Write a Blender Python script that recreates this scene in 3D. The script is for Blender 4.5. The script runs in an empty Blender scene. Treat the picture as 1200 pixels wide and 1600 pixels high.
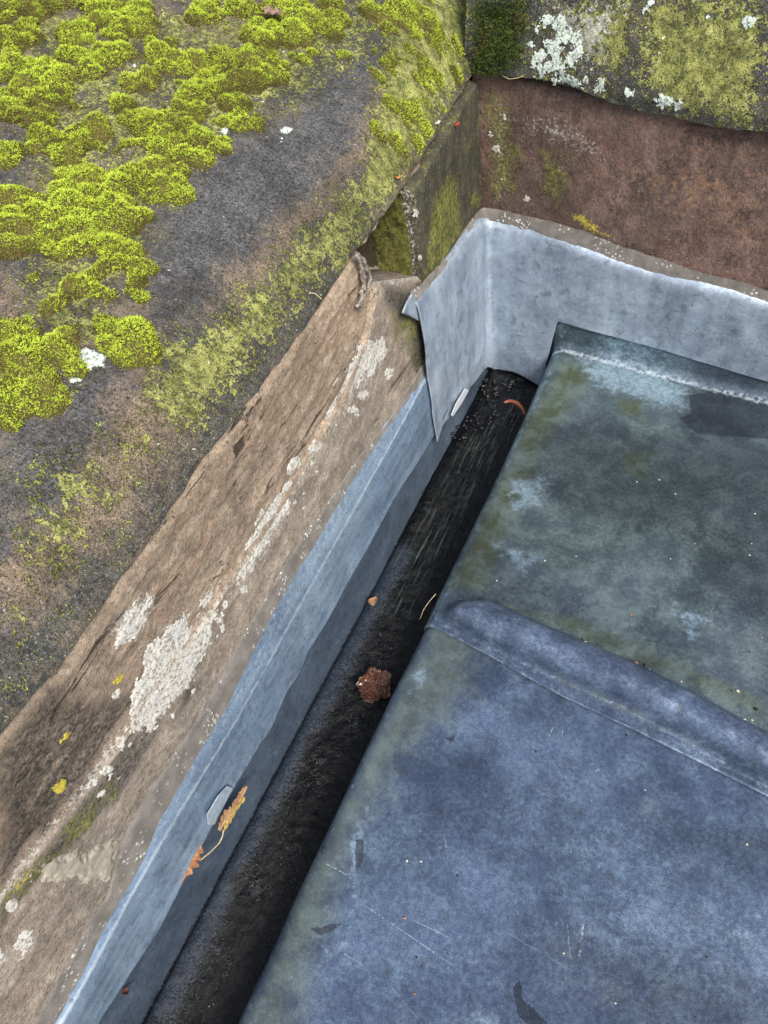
import bpy, math, random
import numpy as np
from mathutils import Matrix, Vector
random.seed(7); rng = np.random.default_rng(7)

# ------------------------------------------------------------------ camera
scene = bpy.context.scene
F = 1150.0                      # focal length in pixels of the 1200x1600 photograph
R = np.array([[0.894, 0.278, -0.351], [0.427, -0.766, 0.481], [-0.135, -0.580, -0.803]])
def _n(v): v = np.array(v, float); return v/np.linalg.norm(v)
fwd = _n(R[:, 2]); right = _n(R[:, 0]-fwd*np.dot(R[:, 0], fwd)); down = np.cross(fwd, right)
R = np.stack([right, down, fwd], 1)
CAM = np.array([0, 0, 1.1])
cd = bpy.data.cameras.new('camera'); cam = bpy.data.objects.new('camera', cd)
scene.collection.objects.link(cam); scene.camera = cam
cd.sensor_fit = 'VERTICAL'; cd.sensor_height = 24; cd.sensor_width = 18; cd.lens = 24*F/1600
cd.clip_start = .01; cd.clip_end = 500
M = Matrix.Identity(4)
for i in range(3):
    M[i][0] = right[i]; M[i][1] = -down[i]; M[i][2] = -fwd[i]; M[i][3] = CAM[i]
cam.matrix_world = M
# ------------------------------------------------------------------ light
w = bpy.data.worlds.new('World'); scene.world = w; w.use_nodes = True
wn = w.node_tree; bg = wn.nodes['Background']
sky = wn.nodes.new('ShaderNodeTexSky'); sky.sky_type = 'NISHITA'; sky.sun_disc = False
SUN_EL, SUN_AZ = math.radians(50), math.radians(126)       # azimuth clockwise from +Y
sky.sun_elevation = SUN_EL; sky.sun_rotation = SUN_AZ
sky.air_density = 1.0; sky.dust_density = 4.0; sky.ozone_density = 1.0
wn.links.new(sky.outputs[0], bg.inputs[0]); bg.inputs[1].default_value = .13
sd = bpy.data.lights.new('sun', 'SUN'); sd.energy = 2.7; sd.angle = math.radians(16); sd.color = (1, .95, .88)
sun = bpy.data.objects.new('sun', sd); scene.collection.objects.link(sun)
sdir = Vector((math.sin(SUN_AZ)*math.cos(SUN_EL), math.cos(SUN_AZ)*math.cos(SUN_EL), math.sin(SUN_EL)))
sun.rotation_euler = sdir.to_track_quat('Z', 'Y').to_euler()
scene.view_settings.view_transform = 'Standard'; scene.view_settings.look = 'None'
scene.view_settings.exposure = 0.56; scene.view_settings.gamma = 1
scene.render.resolution_x = 768; scene.render.resolution_y = 1024

# ------------------------------------------------------------------ measuring
def ray(px, py): return R @ np.array([px-600, py-800, F])
def on_z(px, py, z=0.):
    r = ray(px, py); return CAM+r*((z-CAM[2])/r[2])
def on_x(px, py, x):
    r = ray(px, py); return CAM+r*(x/r[0])
def on_plane(px, py, p0, n):
    r = ray(px, py); return CAM+r*(np.dot(np.array(p0)-CAM, n)/np.dot(r, n))
XW = -.487                       # the plane of the long parapet wall
BDIR = _n([.998, -.064, 0]); BN = np.array([BDIR[1], -BDIR[0], 0.])   # back wall direction and its normal (towards the viewer)
B0 = np.array([-.487, 1.200, 0.])                                     # foot of the inner corner
def on_back(px, py, off=0.):     # -> (s along the wall, z)
    p = on_plane(px, py, B0+BN*off, BN); return np.dot(p-B0, BDIR), p[2]
def back_pt(s, z, off=0.): return B0+BDIR*s+BN*off+np.array([0, 0, z])
def interp(x, pts):
    pts = sorted(pts); return np.interp(x, [p[0] for p in pts], [p[1] for p in pts])
# ------------------------------------------------------------------ numpy noise
def _h(i, j, k, seed):
    n = (i*374761393+j*668265263+k*2147483647+seed*144665) & 0xffffffff
    n = ((n ^ (n >> 13))*1274126177) & 0xffffffff
    n = ((n ^ (n >> 16))*2246822519) & 0xffffffff
    return ((n ^ (n >> 15)) & 0xffffff)/float(0xffffff)
def vnoise(p, seed=0):
    p = np.asarray(p, float); i = np.floor(p).astype(np.int64); f = p-i; f = f*f*(3-2*f)
    r = 0
    for a in (0, 1):
        wa = f[..., 0] if a else 1-f[..., 0]
        for b in (0, 1):
            wb = f[..., 1] if b else 1-f[..., 1]
            for c in (0, 1):
                wc = f[..., 2] if c else 1-f[..., 2]
                r = r+wa*wb*wc*_h(i[..., 0]+a, i[..., 1]+b, i[..., 2]+c, seed)
    return r
def fbm(p, scale, octv=4, seed=0, rough=.5):
    p = np.asarray(p, float)*scale; s = 0; a = 1; t = 0
    for o in range(octv):
        s = s+a*vnoise(p*2**o+o*17.3, seed+o); t += a; a *= rough
    return s/t-.5                      # about -.5 .. .5
def P3(a, b, c=None):
    a = np.asarray(a, float); b = np.asarray(b, float)
    c = np.zeros(np.broadcast(a, b).shape) if c is None else np.asarray(c, float)
    return np.stack(np.broadcast_arrays(a, b, c), -1)
def sdf(poly, u, v):                   # signed distance to a polygon, positive inside
    poly = np.asarray(poly, float); d = np.full(u.shape, 1e9); ins = np.zeros(u.shape, bool)
    for k in range(len(poly)):
        a = poly[k]; b = poly[(k+1) % len(poly)]; e = b-a
        t = np.clip(((u-a[0])*e[0]+(v-a[1])*e[1])/(e@e+1e-12), 0, 1)
        d = np.minimum(d, np.hypot(u-a[0]-t*e[0], v-a[1]-t*e[1]))
        c = ((a[1] > v) != (b[1] > v)); 
        with np.errstate(divide='ignore', invalid='ignore'):
            xc = (b[0]-a[0])*(v-a[1])/(b[1]-a[1]+1e-15)+a[0]
        ins ^= (c & (u < xc))
    return np.where(ins, d, -d)
def soft(poly, u, v, s): return np.clip(.5+sdf(poly, u, v)/(2*s), 0, 1)
def sst(x, a, b): t = np.clip((x-a)/(b-a), 0, 1); return t*t*(3-2*t)

# ------------------------------------------------------------------ objects
COL = scene.collection
def tag(o, label=None, cat=None, group=None, kind=None):
    for k, v in (('label', label), ('category', cat), ('group', group), ('kind', kind)):
        if v: o[k] = v
    return o
def thing(name, loc, label, cat, group=None):
    o = bpy.data.objects.new(name, None); o.empty_display_size = .02; COL.objects.link(o); o.location = loc
    return tag(o, label, cat, group)
def link(name, verts, faces, mats, parent=None, attrs=None, loc=None, mi=None, smooth=True):
    verts = np.asarray(verts, float).reshape(-1, 3)
    base = np.array(parent['_w']) if parent is not None and '_w' in parent else (np.array(parent.location) if parent is not None else None)
    if base is None: base = np.array(loc if loc is not None else [verts[:, 0].mean(), verts[:, 1].mean(), verts[:, 2].min()])
    me = bpy.data.meshes.new(name)
    v = verts-base
    if isinstance(faces, np.ndarray):
        k = faces.shape[1]; nf = len(faces)
        me.vertices.add(len(v)); me.vertices.foreach_set('co', v.astype(np.float32).ravel())
        me.loops.add(nf*k); me.loops.foreach_set('vertex_index', faces.astype(np.int32).ravel())
        me.polygons.add(nf); me.polygons.foreach_set('loop_start', np.arange(0, nf*k, k, dtype=np.int32))
        me.update(calc_edges=True)
    else:
        me.from_pydata([tuple(q) for q in v], [], [list(f) for f in faces])
    for m in (mats if isinstance(mats, (list, tuple)) else [mats]): me.materials.append(m)
    if mi is not None: me.polygons.foreach_set('material_index', np.asarray(mi, np.int32))
    for k, a in (attrs or {}).items():
        at = me.attributes.new(k, 'FLOAT', 'POINT'); at.data.foreach_set('value', np.asarray(a, np.float32).ravel())
    me.polygons.foreach_set('use_smooth', [smooth]*len(me.polygons)); me.update()
    o = bpy.data.objects.new(name, me); COL.objects.link(o)
    if parent is None: o.location = base
    else: o.parent = parent
    return o
def gridf(nu, nv, keep=None, flip=False):
    i = np.arange(nu*nv).reshape(nu, nv)
    f = np.stack([i[:-1, :-1], i[1:, :-1], i[1:, 1:], i[:-1, 1:]], -1).reshape(-1, 4)
    if keep is not None: f = f[keep.reshape(-1)]
    return f[:, ::-1] if flip else f
def solid(o, t, off=-1):
    m = o.modifiers.new('thickness', 'SOLIDIFY'); m.thickness = t; m.offset = off; return o
def merge(parts):
    vs, fs, n = [], [], 0
    for v, f in parts:
        vs.append(v); fs.append(np.asarray(f)+n); n += len(v)
    return np.concatenate(vs), np.concatenate(fs)
def tube(pts, rad, seg=7):
    pts = np.asarray(pts, float); n = len(pts); rad = np.broadcast_to(rad, n)
    t = np.gradient(pts, axis=0); t /= np.linalg.norm(t, axis=1)[:, None]
    up = np.array([.3, .2, 1.]); a = np.cross(t, up); a /= np.linalg.norm(a, axis=1)[:, None]; b = np.cross(t, a)
    th = np.arange(seg)*2*math.pi/seg
    v = pts[:, None]+rad[:, None, None]*(a[:, None]*np.cos(th)[None, :, None]+b[:, None]*np.sin(th)[None, :, None])
    i = np.arange(n*seg).reshape(n, seg); j = np.roll(i, -1, 1)
    f = np.stack([i[:-1], j[:-1], j[1:], i[1:]], -1).reshape(-1, 4)
    c0, c1 = pts[0], pts[-1]; v = np.concatenate([v.reshape(-1, 3), [c0, c1]])
    cap0 = np.stack([j[0], i[0], np.full(seg, n*seg), np.full(seg, n*seg)], -1)
    # quads only: caps are collapsed quads of distinct pairs
    caps = []
    for k in range(0, seg-1, 2):
        caps.append([i[0][(k+2) % seg], i[0][k+1], i[0][k], n*seg]); caps.append([i[-1][k], i[-1][k+1], i[-1][(k+2) % seg], n*seg+1])
    return v, np.concatenate([f, np.array(caps)])
def spline(pts, n):
    pts = np.asarray(pts, float); d = np.r_[0, np.cumsum(np.linalg.norm(np.diff(pts, axis=0), axis=1))]
    t = np.linspace(0, d[-1], n); out = np.stack([np.interp(t, d, pts[:, k]) for k in range(pts.shape[1])], 1)
    for _ in range(max(1, n//12)):
        out[1:-1] = (out[:-2]+2*out[1:-1]+out[2:])/4
    return out

# ------------------------------------------------------------------ node helper
class N:
    def __init__(s, name):
        s.m = bpy.data.materials.new(name); s.m.use_nodes = True; s.t = s.m.node_tree
        s.b = s.t.nodes['Principled BSDF']; s.tc = s.t.nodes.new('ShaderNodeTexCoord'); s.vec = s.tc.outputs['Object']
    def put(s, sock, v):
        if isinstance(v, bpy.types.NodeSocket): s.t.links.new(v, sock)
        elif isinstance(v, (tuple, list)):
            sock.default_value = tuple(v)+(1,) if sock.type == 'RGBA' and len(v) == 3 else tuple(v)
        else: sock.default_value = v
    def map(s, scale=(1, 1, 1), rot=(0, 0, 0), vec=None):
        m = s.t.nodes.new('ShaderNodeMapping'); s.put(m.inputs[0], vec or s.vec)
        m.inputs['Scale'].default_value = scale; m.inputs['Rotation'].default_value = rot; return m.outputs[0]
    def noise(s, scale, detail=3, rough=.55, dist=0, vec=None):
        n = s.t.nodes.new('ShaderNodeTexNoise'); s.put(n.inputs['Vector'], vec or s.vec)
        n.inputs['Scale'].default_value = scale; n.inputs['Detail'].default_value = detail
        n.inputs['Roughness'].default_value = rough; n.inputs['Distortion'].default_value = dist; return n.outputs[0]
    def vor(s, scale, feat='F1', vec=None, rnd=1.):
        n = s.t.nodes.new('ShaderNodeTexVoronoi'); n.feature = feat; s.put(n.inputs['Vector'], vec or s.vec)
        n.inputs['Scale'].default_value = scale; n.inputs['Randomness'].default_value = rnd; return n.outputs['Distance'], n.outputs.get('Color')
    def math(s, op, a, b=0., clamp=False):
        n = s.t.nodes.new('ShaderNodeMath'); n.operation = op; n.use_clamp = clamp
        s.put(n.inputs[0], a); s.put(n.inputs[1], b); return n.outputs[0]
    def add(s, *a):
        r = a[0]
        for x in a[1:]: r = s.math('ADD', r, x)
        return r
    def mul(s, *a):
        r = a[0]
        for x in a[1:]: r = s.math('MULTIPLY', r, x)
        return r
    def ss(s, x, lo, hi, a=0., b=1.):
        n = s.t.nodes.new('ShaderNodeMapRange'); n.interpolation_type = 'SMOOTHSTEP'
        s.put(n.inputs[0], x); n.inputs[1].default_value = lo; n.inputs[2].default_value = hi
        n.inputs[3].default_value = a; n.inputs[4].default_value = b; return n.outputs[0]
    def mix(s, f, a, b, mode='MIX'):
        n = s.t.nodes.new('ShaderNodeMix'); n.data_type = 'RGBA'; n.blend_type = mode; n.clamp_factor = True
        s.put(n.inputs[0], f); s.put(n.inputs[6], a); s.put(n.inputs[7], b); return n.outputs[2]
    def attr(s, name):
        n = s.t.nodes.new('ShaderNodeAttribute'); n.attribute_name = name; return n.outputs['Fac']
    def mask(s, name, nz, amp=.8, lo=.42, hi=.58):      # attribute edge broken up by noise
        a = s.attr(name)
        # a*(1+amp) - amp*(1-noise): 0 stays 0, 1 stays 1, the soft edge frays
        return s.ss(s.add(a, s.mul(s.math('SUBTRACT', nz, .5), amp*2, s.ss(a, 0., .25), s.ss(a, .75, 1.001, 1., .35))), lo, hi)
    def bump(s, h, strength=.5, dist=.002, normal=None):
        n = s.t.nodes.new('ShaderNodeBump'); s.put(n.inputs['Height'], h)
        n.inputs['Strength'].default_value = strength; n.inputs['Distance'].default_value = dist
        if normal is not None: s.put(n.inputs['Normal'], normal)
        return n.outputs[0]
    def seg(s, a, b, wd):                                # a fine scratch between two points of the object's own x/y
        n = s.t.nodes.new('ShaderNodeSeparateXYZ'); s.put(n.inputs[0], s.vec)
        dx, dy = b[0]-a[0], b[1]-a[1]; L = math.hypot(dx, dy); dx /= L; dy /= L
        x = s.math('SUBTRACT', n.outputs[0], a[0]); y = s.math('SUBTRACT', n.outputs[1], a[1])
        al = s.add(s.mul(x, dx), s.mul(y, dy)); ac = s.math('ABSOLUTE', s.add(s.mul(x, -dy), s.mul(y, dx)))
        al = s.math('ABSOLUTE', s.math('SUBTRACT', al, L/2))
        return s.mul(s.ss(ac, wd*.3, wd, 1., 0.), s.ss(al, L*.35, L*.5, 1., 0.))
    def out(s, col, rough=.8, metal=0., normal=None, spec=.5):
        s.put(s.b.inputs['Base Color'], col); s.put(s.b.inputs['Roughness'], rough); s.put(s.b.inputs['Metallic'], metal)
        s.put(s.b.inputs['Specular IOR Level'], spec)
        if normal is not None: s.put(s.b.inputs['Normal'], normal)
        return s.m

# ------------------------------------------------------------------ materials
def lead(name, a, b, patina=(.34, .44, .56), pat=.35, green=(.075, .085, .04), streak=None, scratches=(), rough=.31, metal=.45, cloud=.62):
    n = N(name)
    big = n.noise(5, 4, .6, .3); mid = n.noise(22, 5, .65, .2); fin = n.noise(160, 4, .7); gr = n.noise(900, 2, .6)
    col = n.mix(n.ss(big, .35, .65), a, b)
    pm = n.ss(n.add(n.mul(mid, .4), n.mul(fin, .35), n.mul(n.noise(420, 3, .7), .25)), .42, .68)
    col = n.mix(n.mul(pm, pat), col, patina)
    col = n.mix(n.mul(n.ss(n.noise(48, 5, .7, .5), .52, .68), .45), col, (.05, .06, .075))
    g = n.mask('green', mid, .5, .1, .9)
    col = n.mix(n.mul(g, .85, n.ss(fin, .3, .6, .55, 1.)), col, n.mix(n.ss(mid, .4, .6), green, (.10, .13, .105)))
    pl = n.mask('pale', n.noise(60, 6, .75), .9, .30, .82)
    col = n.mix(n.mul(pl, n.ss(fin, .3, .62, .35, .8)), col, (.26, .37, .46))
    dk = n.mask('dark', n.noise(55, 5, .65), .45, .47, .53)
    col = n.mix(n.mul(dk, .78), col, (.030, .036, .046))
    wt = n.mask('white', n.noise(120, 4, .7), .7, .3, .7)
    col = n.mix(n.mul(wt, .8), col, (.5, .58, .66))
    # dirt speckle and pale grit
    sp = n.ss(n.noise(420, 2, .5), .68, .74); col = n.mix(n.mul(sp, .45), col, (.03, .035, .04))
    sp2 = n.ss(n.noise(600, 2, .5, vec=n.map((1, 1, 1), (1, 2, 3))), .68, .76); col = n.mix(n.mul(sp2, .4), col, (.45, .5, .55))
    if streak:
        st = n.noise(1, 4, .6, .1, n.map(streak)); col = n.mix(n.mul(n.ss(st, .45, .7), .35), col, patina)
        col = n.mix(n.mul(n.ss(st, .5, .3), .3), col, (.05, .065, .09))
    for sa, sb, wd, st in scratches:
        col = n.mix(n.mul(n.seg(sa, sb, wd), n.ss(n.noise(260, 2), .38, .6), st), col, (.5, .55, .6))
    salt = n.ss(n.noise(520, 3, .75), .50, .68); col = n.mix(n.mul(salt, .34, n.ss(mid, .35, .6, .35, 1.)), col, patina)
    lum = n.add(n.mul(n.noise(3.5, 5, .6, .6), .6), n.mul(n.noise(22, 5, .68, .4), .18), n.mul(n.noise(110, 4, .7), .22), n.mul(n.attr('tone'), .14))
    col = n.mix(cloud, col, n.mix(n.ss(lum, .38, .62), (.48, .49, .52), (1.42, 1.42, 1.38)), 'MULTIPLY')
    col = n.mix(.9, col, n.mix(n.ss(gr, .32, .68), (.78, .78, .78), (1.20, 1.20, 1.20)), 'MULTIPLY')
    h = n.add(n.mul(fin, .35), n.mul(gr, .18), n.mul(mid, 1.2), n.mul(pl, .15), n.mul(dk, -.12))
    nb = n.bump(h, .42, .0018)
    r = n.add(n.ss(fin, .3, .7, rough-.06, rough+.14), n.mul(g, .2), n.mul(dk, -.1))
    return n.out(col, r, metal, nb)
def stone(name, c1, c2, c3, speck=(.5, .46, .4), dark=(.05, .045, .04), stretch=(1, .75, 1), grain=1., bumps=1., crack=.6, wet=.0):
    n = N(name)
    v = n.map(stretch)
    big = n.noise(7, 4, .6, .4, v); mid = n.noise(34, 5, .65, .5, v); fin = n.noise(230, 4, .75, 0, v); gr = n.noise(1100, 2, .6)
    col = n.mix(n.ss(big, .35, .65), c1, c2); col = n.mix(n.mul(n.ss(mid, .42, .66), .8), col, c3)
    col = n.mix(n.mul(n.ss(n.noise(300, 3, .6, 0, n.map(stretch, (.4, .1, .2))), .6, .7), .5*grain), col, speck)
    col = n.mix(n.mul(n.ss(n.noise(260, 3, .6, 0, n.map(stretch, (1.4, .1, .7))), .60, .68), .75*grain), col, dark)
    ck = n.ss(n.noise(24, 7, .74, .9, n.map((1, .26, 1.25), (.12, 0, 0))), .605, .635)
    if crack: col = n.mix(n.mul(ck, crack), col, (.03, .025, .02))
    dz = n.mask('dark', n.add(n.mul(mid, .6), n.mul(fin, .4)), .8, .25, .75)
    col = n.mix(n.mul(dz, n.ss(fin, .3, .62, 1., .55)), col, (.038, .037, .036))
    gz = n.mask('green', n.add(n.mul(mid, .45), n.mul(n.noise(300, 3, .75), .55)), 1.6, .40, .62)
    gcol = n.mix(n.ss(n.noise(150, 3), .4, .6), (.10, .12, .025), (.22, .22, .05))
    col = n.mix(n.mul(gz, .85), col, gcol)
    yz = n.mask('yellow', n.noise(300, 3, .7), .9, .45, .6); col = n.mix(n.mul(yz, .9), col, (.48, .40, .05))
    pz = n.mask('pale', n.noise(190, 4, .75), 1.1, .48, .62); col = n.mix(n.mul(pz, .75), col, (.50, .48, .42))
    rz = n.mask('red', n.noise(90, 4, .7), .8, .3, .7); col = n.mix(n.mul(rz, .8), col, (.28, .17, .105))
    col = n.mix(.8*grain if grain < 1.2 else .95, col, n.mix(n.ss(n.add(n.mul(gr, .5), n.mul(fin, .5)), .36, .64), (.5, .5, .5), (1.35, 1.35, 1.35)), 'MULTIPLY')
    lum = n.add(n.mul(n.noise(11, 5, .65, .5, v), .6), n.mul(n.noise(70, 4, .7, 0, v), .4))
    col = n.mix(.9, col, n.mix(n.ss(lum, .38, .62), (.72, .71, .70), (1.25, 1.25, 1.25)), 'MULTIPLY')
    h = n.add(n.mul(mid, 1.6), n.mul(fin, .9), n.mul(gr, .25), n.mul(ck, -1.4), n.mul(gz, .3), n.mul(pz, .25))
    return n.out(col, n.ss(fin, .3, .7, .95-wet, .75-wet), 0, n.bump(n.add(h, n.mul(n.noise(520, 3, .7), .5)), .9, .0026*bumps), .3)

MAT = {}
def coping_top():
    n = N('weathered_coping_top')
    v = n.map((1, .6, 1))
    big = n.noise(9, 4, .6, .5, v); mid = n.noise(40, 5, .65, .4, v); fin = n.noise(260, 4, .75); gr = n.noise(800, 2, .6); blob = n.noise(330, 2, .5)
    col = n.mix(n.ss(big, .38, .62), (.085, .078, .068), (.15, .12, .09))
    col = n.mix(n.mul(n.ss(mid, .42, .62), .85), col, (.055, .055, .058))
    bl = n.mask('blue', mid, .6, .05, .95)
    bc = n.mix(n.ss(n.noise(260, 4, .75), .34, .68), (.034, .034, .034), (.125, .128, .132))
    bc = n.mix(n.mul(n.ss(n.noise(55, 5, .7, .4), .5, .7), .5), bc, (.03, .033, .042))
    col = n.mix(n.mul(bl, .9), col, bc)
    tn = n.mask('tan', n.noise(60, 5, .7), .9, .3, .75); col = n.mix(n.mul(tn, .6), col, n.mix(n.ss(fin, .35, .65), (.12, .088, .055), (.26, .195, .13)))
    dk = n.mask('dark', n.noise(70, 5, .7), .8, .15, .85); col = n.mix(n.mul(dk, .85), col, n.mix(n.ss(fin, .4, .64), (.020, .023, .022), (.085, .095, .085)))
    # granular moss and crustose lichen
    g = n.attr('moss')
    cl = n.add(n.mul(n.noise(38, 4, .7, .3), .35), n.mul(n.noise(150, 3, .65), .35), n.mul(blob, .3))
    gm = n.ss(n.add(n.mul(g, .36), n.math('SUBTRACT', cl, .68)), 0., .045)
    gc = n.mix(n.ss(n.noise(70, 3, .6), .38, .62), (.105, .12, .025), (.27, .28, .075))
    gc = n.mix(n.mul(.6, n.ss(n.noise(190, 2, .6), .52, .66)), gc, (.30, .33, .14))
    col = n.mix(n.mul(gm, .92), col, gc)
    sg = n.ss(n.noise(460, 2, .5), .645, .70); col = n.mix(n.mul(sg, .55, n.ss(bl, 0, 1, 1., .35)), col, (.42, .42, .38))
    sk = n.ss(n.noise(380, 2, .5, 0, n.map((1, 1, 1), (2, 1, 0))), .60, .68); col = n.mix(n.mul(sk, .7), col, (.02, .02, .02))
    wt = n.ss(n.noise(95, 2, .5, 0, n.map((1, 1, 1), (0, 2, 1))), .755, .775); col = n.mix(wt, col, (.55, .56, .52))
    yz = n.mask('white', n.noise(120, 4, .75), 1., .45, .6); col = n.mix(n.mul(yz, .8), col, (.45, .46, .42))
    lum = n.add(n.mul(n.noise(14, 5, .65, .4), .55), n.mul(n.noise(85, 4, .7), .45))
    col = n.mix(.9, col, n.mix(n.ss(lum, .38, .60), (.60, .60, .58), (1.4, 1.4, 1.36)), 'MULTIPLY')
    col = n.mix(.9, col, n.mix(n.ss(gr, .33, .67), (.55, .55, .55), (1.4, 1.4, 1.4)), 'MULTIPLY')
    h = n.add(n.mul(mid, .8), n.mul(fin, .8), n.mul(gr, .25), n.mul(gm, 1.0), n.mul(sk, -.5))
    return n.out(col, n.add(.9, n.mul(bl, -.34)), 0, n.bump(h, .9, .0032), .4)
MAT['top'] = coping_top()
MAT['brown'] = stone('brown_sandstone', (.32, .245, .175), (.25, .195, .145), (.39, .315, .235), crack=.85)
MAT['lower'] = stone('grey_brown_sandstone', (.305, .25, .195), (.235, .205, .165), (.375, .325, .265), crack=.5)
MAT['back'] = stone('purple_brown_sandstone', (.19, .112, .088), (.105, .073, .062), (.23, .155, .128), speck=(.36, .30, .28), stretch=(1, 1, .7), crack=0, grain=1.1, bumps=1.)
MAT['block'] = stone('dark_mossy_sandstone', (.062, .058, .040), (.042, .043, .028), (.10, .092, .068), speck=(.30, .30, .24), stretch=(1, 1, .6), crack=.2)
MAT['hole'] = stone('dark_broken_sandstone', (.07, .055, .032), (.05, .05, .022), (.09, .065, .04), speck=(.16, .14, .08), stretch=(1, 1, 1), crack=.0)  # darker stone for the faces inside the hollow
def mortar():
    n = N('grey_mortar')
    mid = n.noise(40, 4, .6); fin = n.noise(420, 3, .7)
    col = n.mix(n.ss(mid, .35, .65), (.135, .125, .112), (.195, .182, .165))
    d, _ = n.vor(150); sp = n.mul(n.ss(d, .26, .36, 1., 0.), n.ss(n.noise(28, 3, .6), .5, .6))
    col = n.mix(n.mul(sp, .8), col, (.56, .56, .54))
    col = n.mix(n.mul(n.ss(n.noise(300, 2), .64, .7), .7), col, (.05, .05, .045))
    col = n.mix(n.mask('pale', fin, .6, .4, .6), col, (.45, .42, .36))
    return n.out(col, .85, 0, n.bump(n.add(n.mul(mid, 1.), n.mul(fin, .3), n.mul(sp, .4)), .5, .002), .3)
MAT['mortar'] = mortar()
MAT['lead_roof'] = lead('violet_grey_lead', (.125, .16, .235), (.105, .135, .19), (.21, .27, .37), .5, green=(.105, .12, .09))
MAT['lead_upper'] = lead('algae_stained_lead', (.050, .076, .090), (.064, .086, .120), (.17, .24, .28), .75, green=(.060, .072, .022))
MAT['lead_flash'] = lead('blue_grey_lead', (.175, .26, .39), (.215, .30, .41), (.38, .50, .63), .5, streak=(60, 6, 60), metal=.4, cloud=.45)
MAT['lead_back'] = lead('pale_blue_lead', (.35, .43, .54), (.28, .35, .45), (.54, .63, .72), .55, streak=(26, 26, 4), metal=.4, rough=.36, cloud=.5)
MAT['lead_up'] = lead('dull_lead', (.10, .14, .20), (.07, .10, .15), (.19, .25, .33), .4, rough=.5)
def gutter():
    n = N('wet_blackened_lead')
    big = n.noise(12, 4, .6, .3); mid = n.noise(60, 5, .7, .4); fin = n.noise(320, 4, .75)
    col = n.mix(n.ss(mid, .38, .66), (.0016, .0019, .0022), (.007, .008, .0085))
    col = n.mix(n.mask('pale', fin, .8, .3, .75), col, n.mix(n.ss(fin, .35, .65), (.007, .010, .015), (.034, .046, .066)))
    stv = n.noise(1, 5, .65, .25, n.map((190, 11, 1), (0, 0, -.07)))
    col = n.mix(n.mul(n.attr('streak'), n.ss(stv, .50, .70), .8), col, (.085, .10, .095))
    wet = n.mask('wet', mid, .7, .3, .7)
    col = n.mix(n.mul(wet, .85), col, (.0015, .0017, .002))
    d, _ = n.vor(85); ring = n.mul(n.ss(n.math('ABSOLUTE', n.math('SUBTRACT', d, .3)), .02, .07, 1., 0.), n.ss(n.noise(16, 3, .6), .55, .66))
    h = n.add(n.mul(n.mul(mid, 1.), n.ss(wet, 0, 1, 1., .8)), n.mul(n.mul(fin, .55), n.ss(wet, 0, 1, 1., .8)), n.mul(n.noise(190, 3, .7), .5), n.mul(ring, .4))
    return n.out(col, n.ss(mid, .38, .62, .10, .34), 0, n.bump(h, .8, .003), .24)
MAT['gutter'] = gutter()
def simple(name, c1, c2, sc=200, rough=.8, bump=.0006, thr=(.4, .6)):
    n = N(name); f = n.noise(sc, 4, .7)
    return n.out(n.mix(n.ss(f, *thr), c1, c2), rough, 0, n.bump(f, .8, bump), .4)
MAT['lichen'] = simple('pale_crust_lichen', (.22, .21, .18), (.56, .55, .50), 230, .9, .0016, (.38, .52))
MAT['lichen_green'] = simple('mint_white_lichen', (.14, .17, .13), (.52, .59, .53), 260, .9, .001, (.38, .54))
MAT['lichen_yellow'] = simple('mustard_lichen', (.30, .27, .03), (.50, .40, .06), 260, .9, .001)
MAT['debris'] = simple('black_silt', (.005, .005, .005), (.025, .024, .02), 300, .12, .001)
MAT['grit_pale'] = simple('pale_grit', (.35, .28, .18), (.7, .66, .58), 300, .7)
MAT['grit_dark'] = simple('dark_grit', (.012, .014, .014), (.05, .05, .045), 300, .6)
MAT['grit_rust'] = simple('rusty_grit', (.3, .1, .03), (.5, .25, .08), 300, .7)
MAT['stalk'] = simple('dry_leaf_stalk', (.42, .34, .18), (.55, .48, .30), 300, .6)
MAT['twig'] = simple('grey_brown_root', (.12, .10, .085), (.30, .27, .23), 250, .85)
def leafm(name, a, b, c, rough=.55):
    n = N(name); f = n.noise(55, 4, .65); g = n.noise(260, 3, .6)
    u = n.attr('u'); vv = n.attr('v')
    vein = n.ss(n.math('ABSOLUTE', vv), 0., .07, 1., 0.)
    side = n.math('SINE', n.mul(n.add(u, n.mul(n.math('ABSOLUTE', vv), -.35)), 46.)); side = n.ss(side, .86, .99)
    col = n.mix(n.ss(f, .36, .62), a, b); col = n.mix(n.mul(n.ss(g, .5, .66), .6), col, c)
    ve = n.math('MAXIMUM', vein, n.mul(side, .7)); col = n.mix(n.mul(ve, .5), col, (.42, .26, .12))
    return n.out(col, rough, 0, n.bump(n.add(n.mul(g, .4), n.mul(ve, .9), n.mul(f, .5)), .8, .0010), .5)
MAT['leaf_tan'] = leafm('tan_dead_leaf', (.28, .145, .07), (.36, .23, .12), (.16, .075, .035))
MAT['leaf_orange'] = leafm('orange_dead_leaf', (.25, .10, .04), (.34, .16, .07), (.13, .05, .02))
MAT['leaf_yellow'] = leafm('yellow_dead_leaf', (.40, .32, .07), (.48, .34, .10), (.28, .2, .04))
MAT['leaf_red'] = leafm('wet_red_leaf', (.035, .010, .007), (.085, .026, .010), (.014, .005, .004), .2)
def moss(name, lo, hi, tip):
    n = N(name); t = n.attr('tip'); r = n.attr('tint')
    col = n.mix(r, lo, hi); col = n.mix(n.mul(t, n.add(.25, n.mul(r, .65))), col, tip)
    col = n.mix(n.mul(n.ss(n.noise(30, 4, .65), .50, .66), .6), col, (.13, .10, .035))
    m = n.out(col, .75, 0, None, .25)
    n.b.inputs['Subsurface Weight'].default_value = .0
    return m
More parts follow.
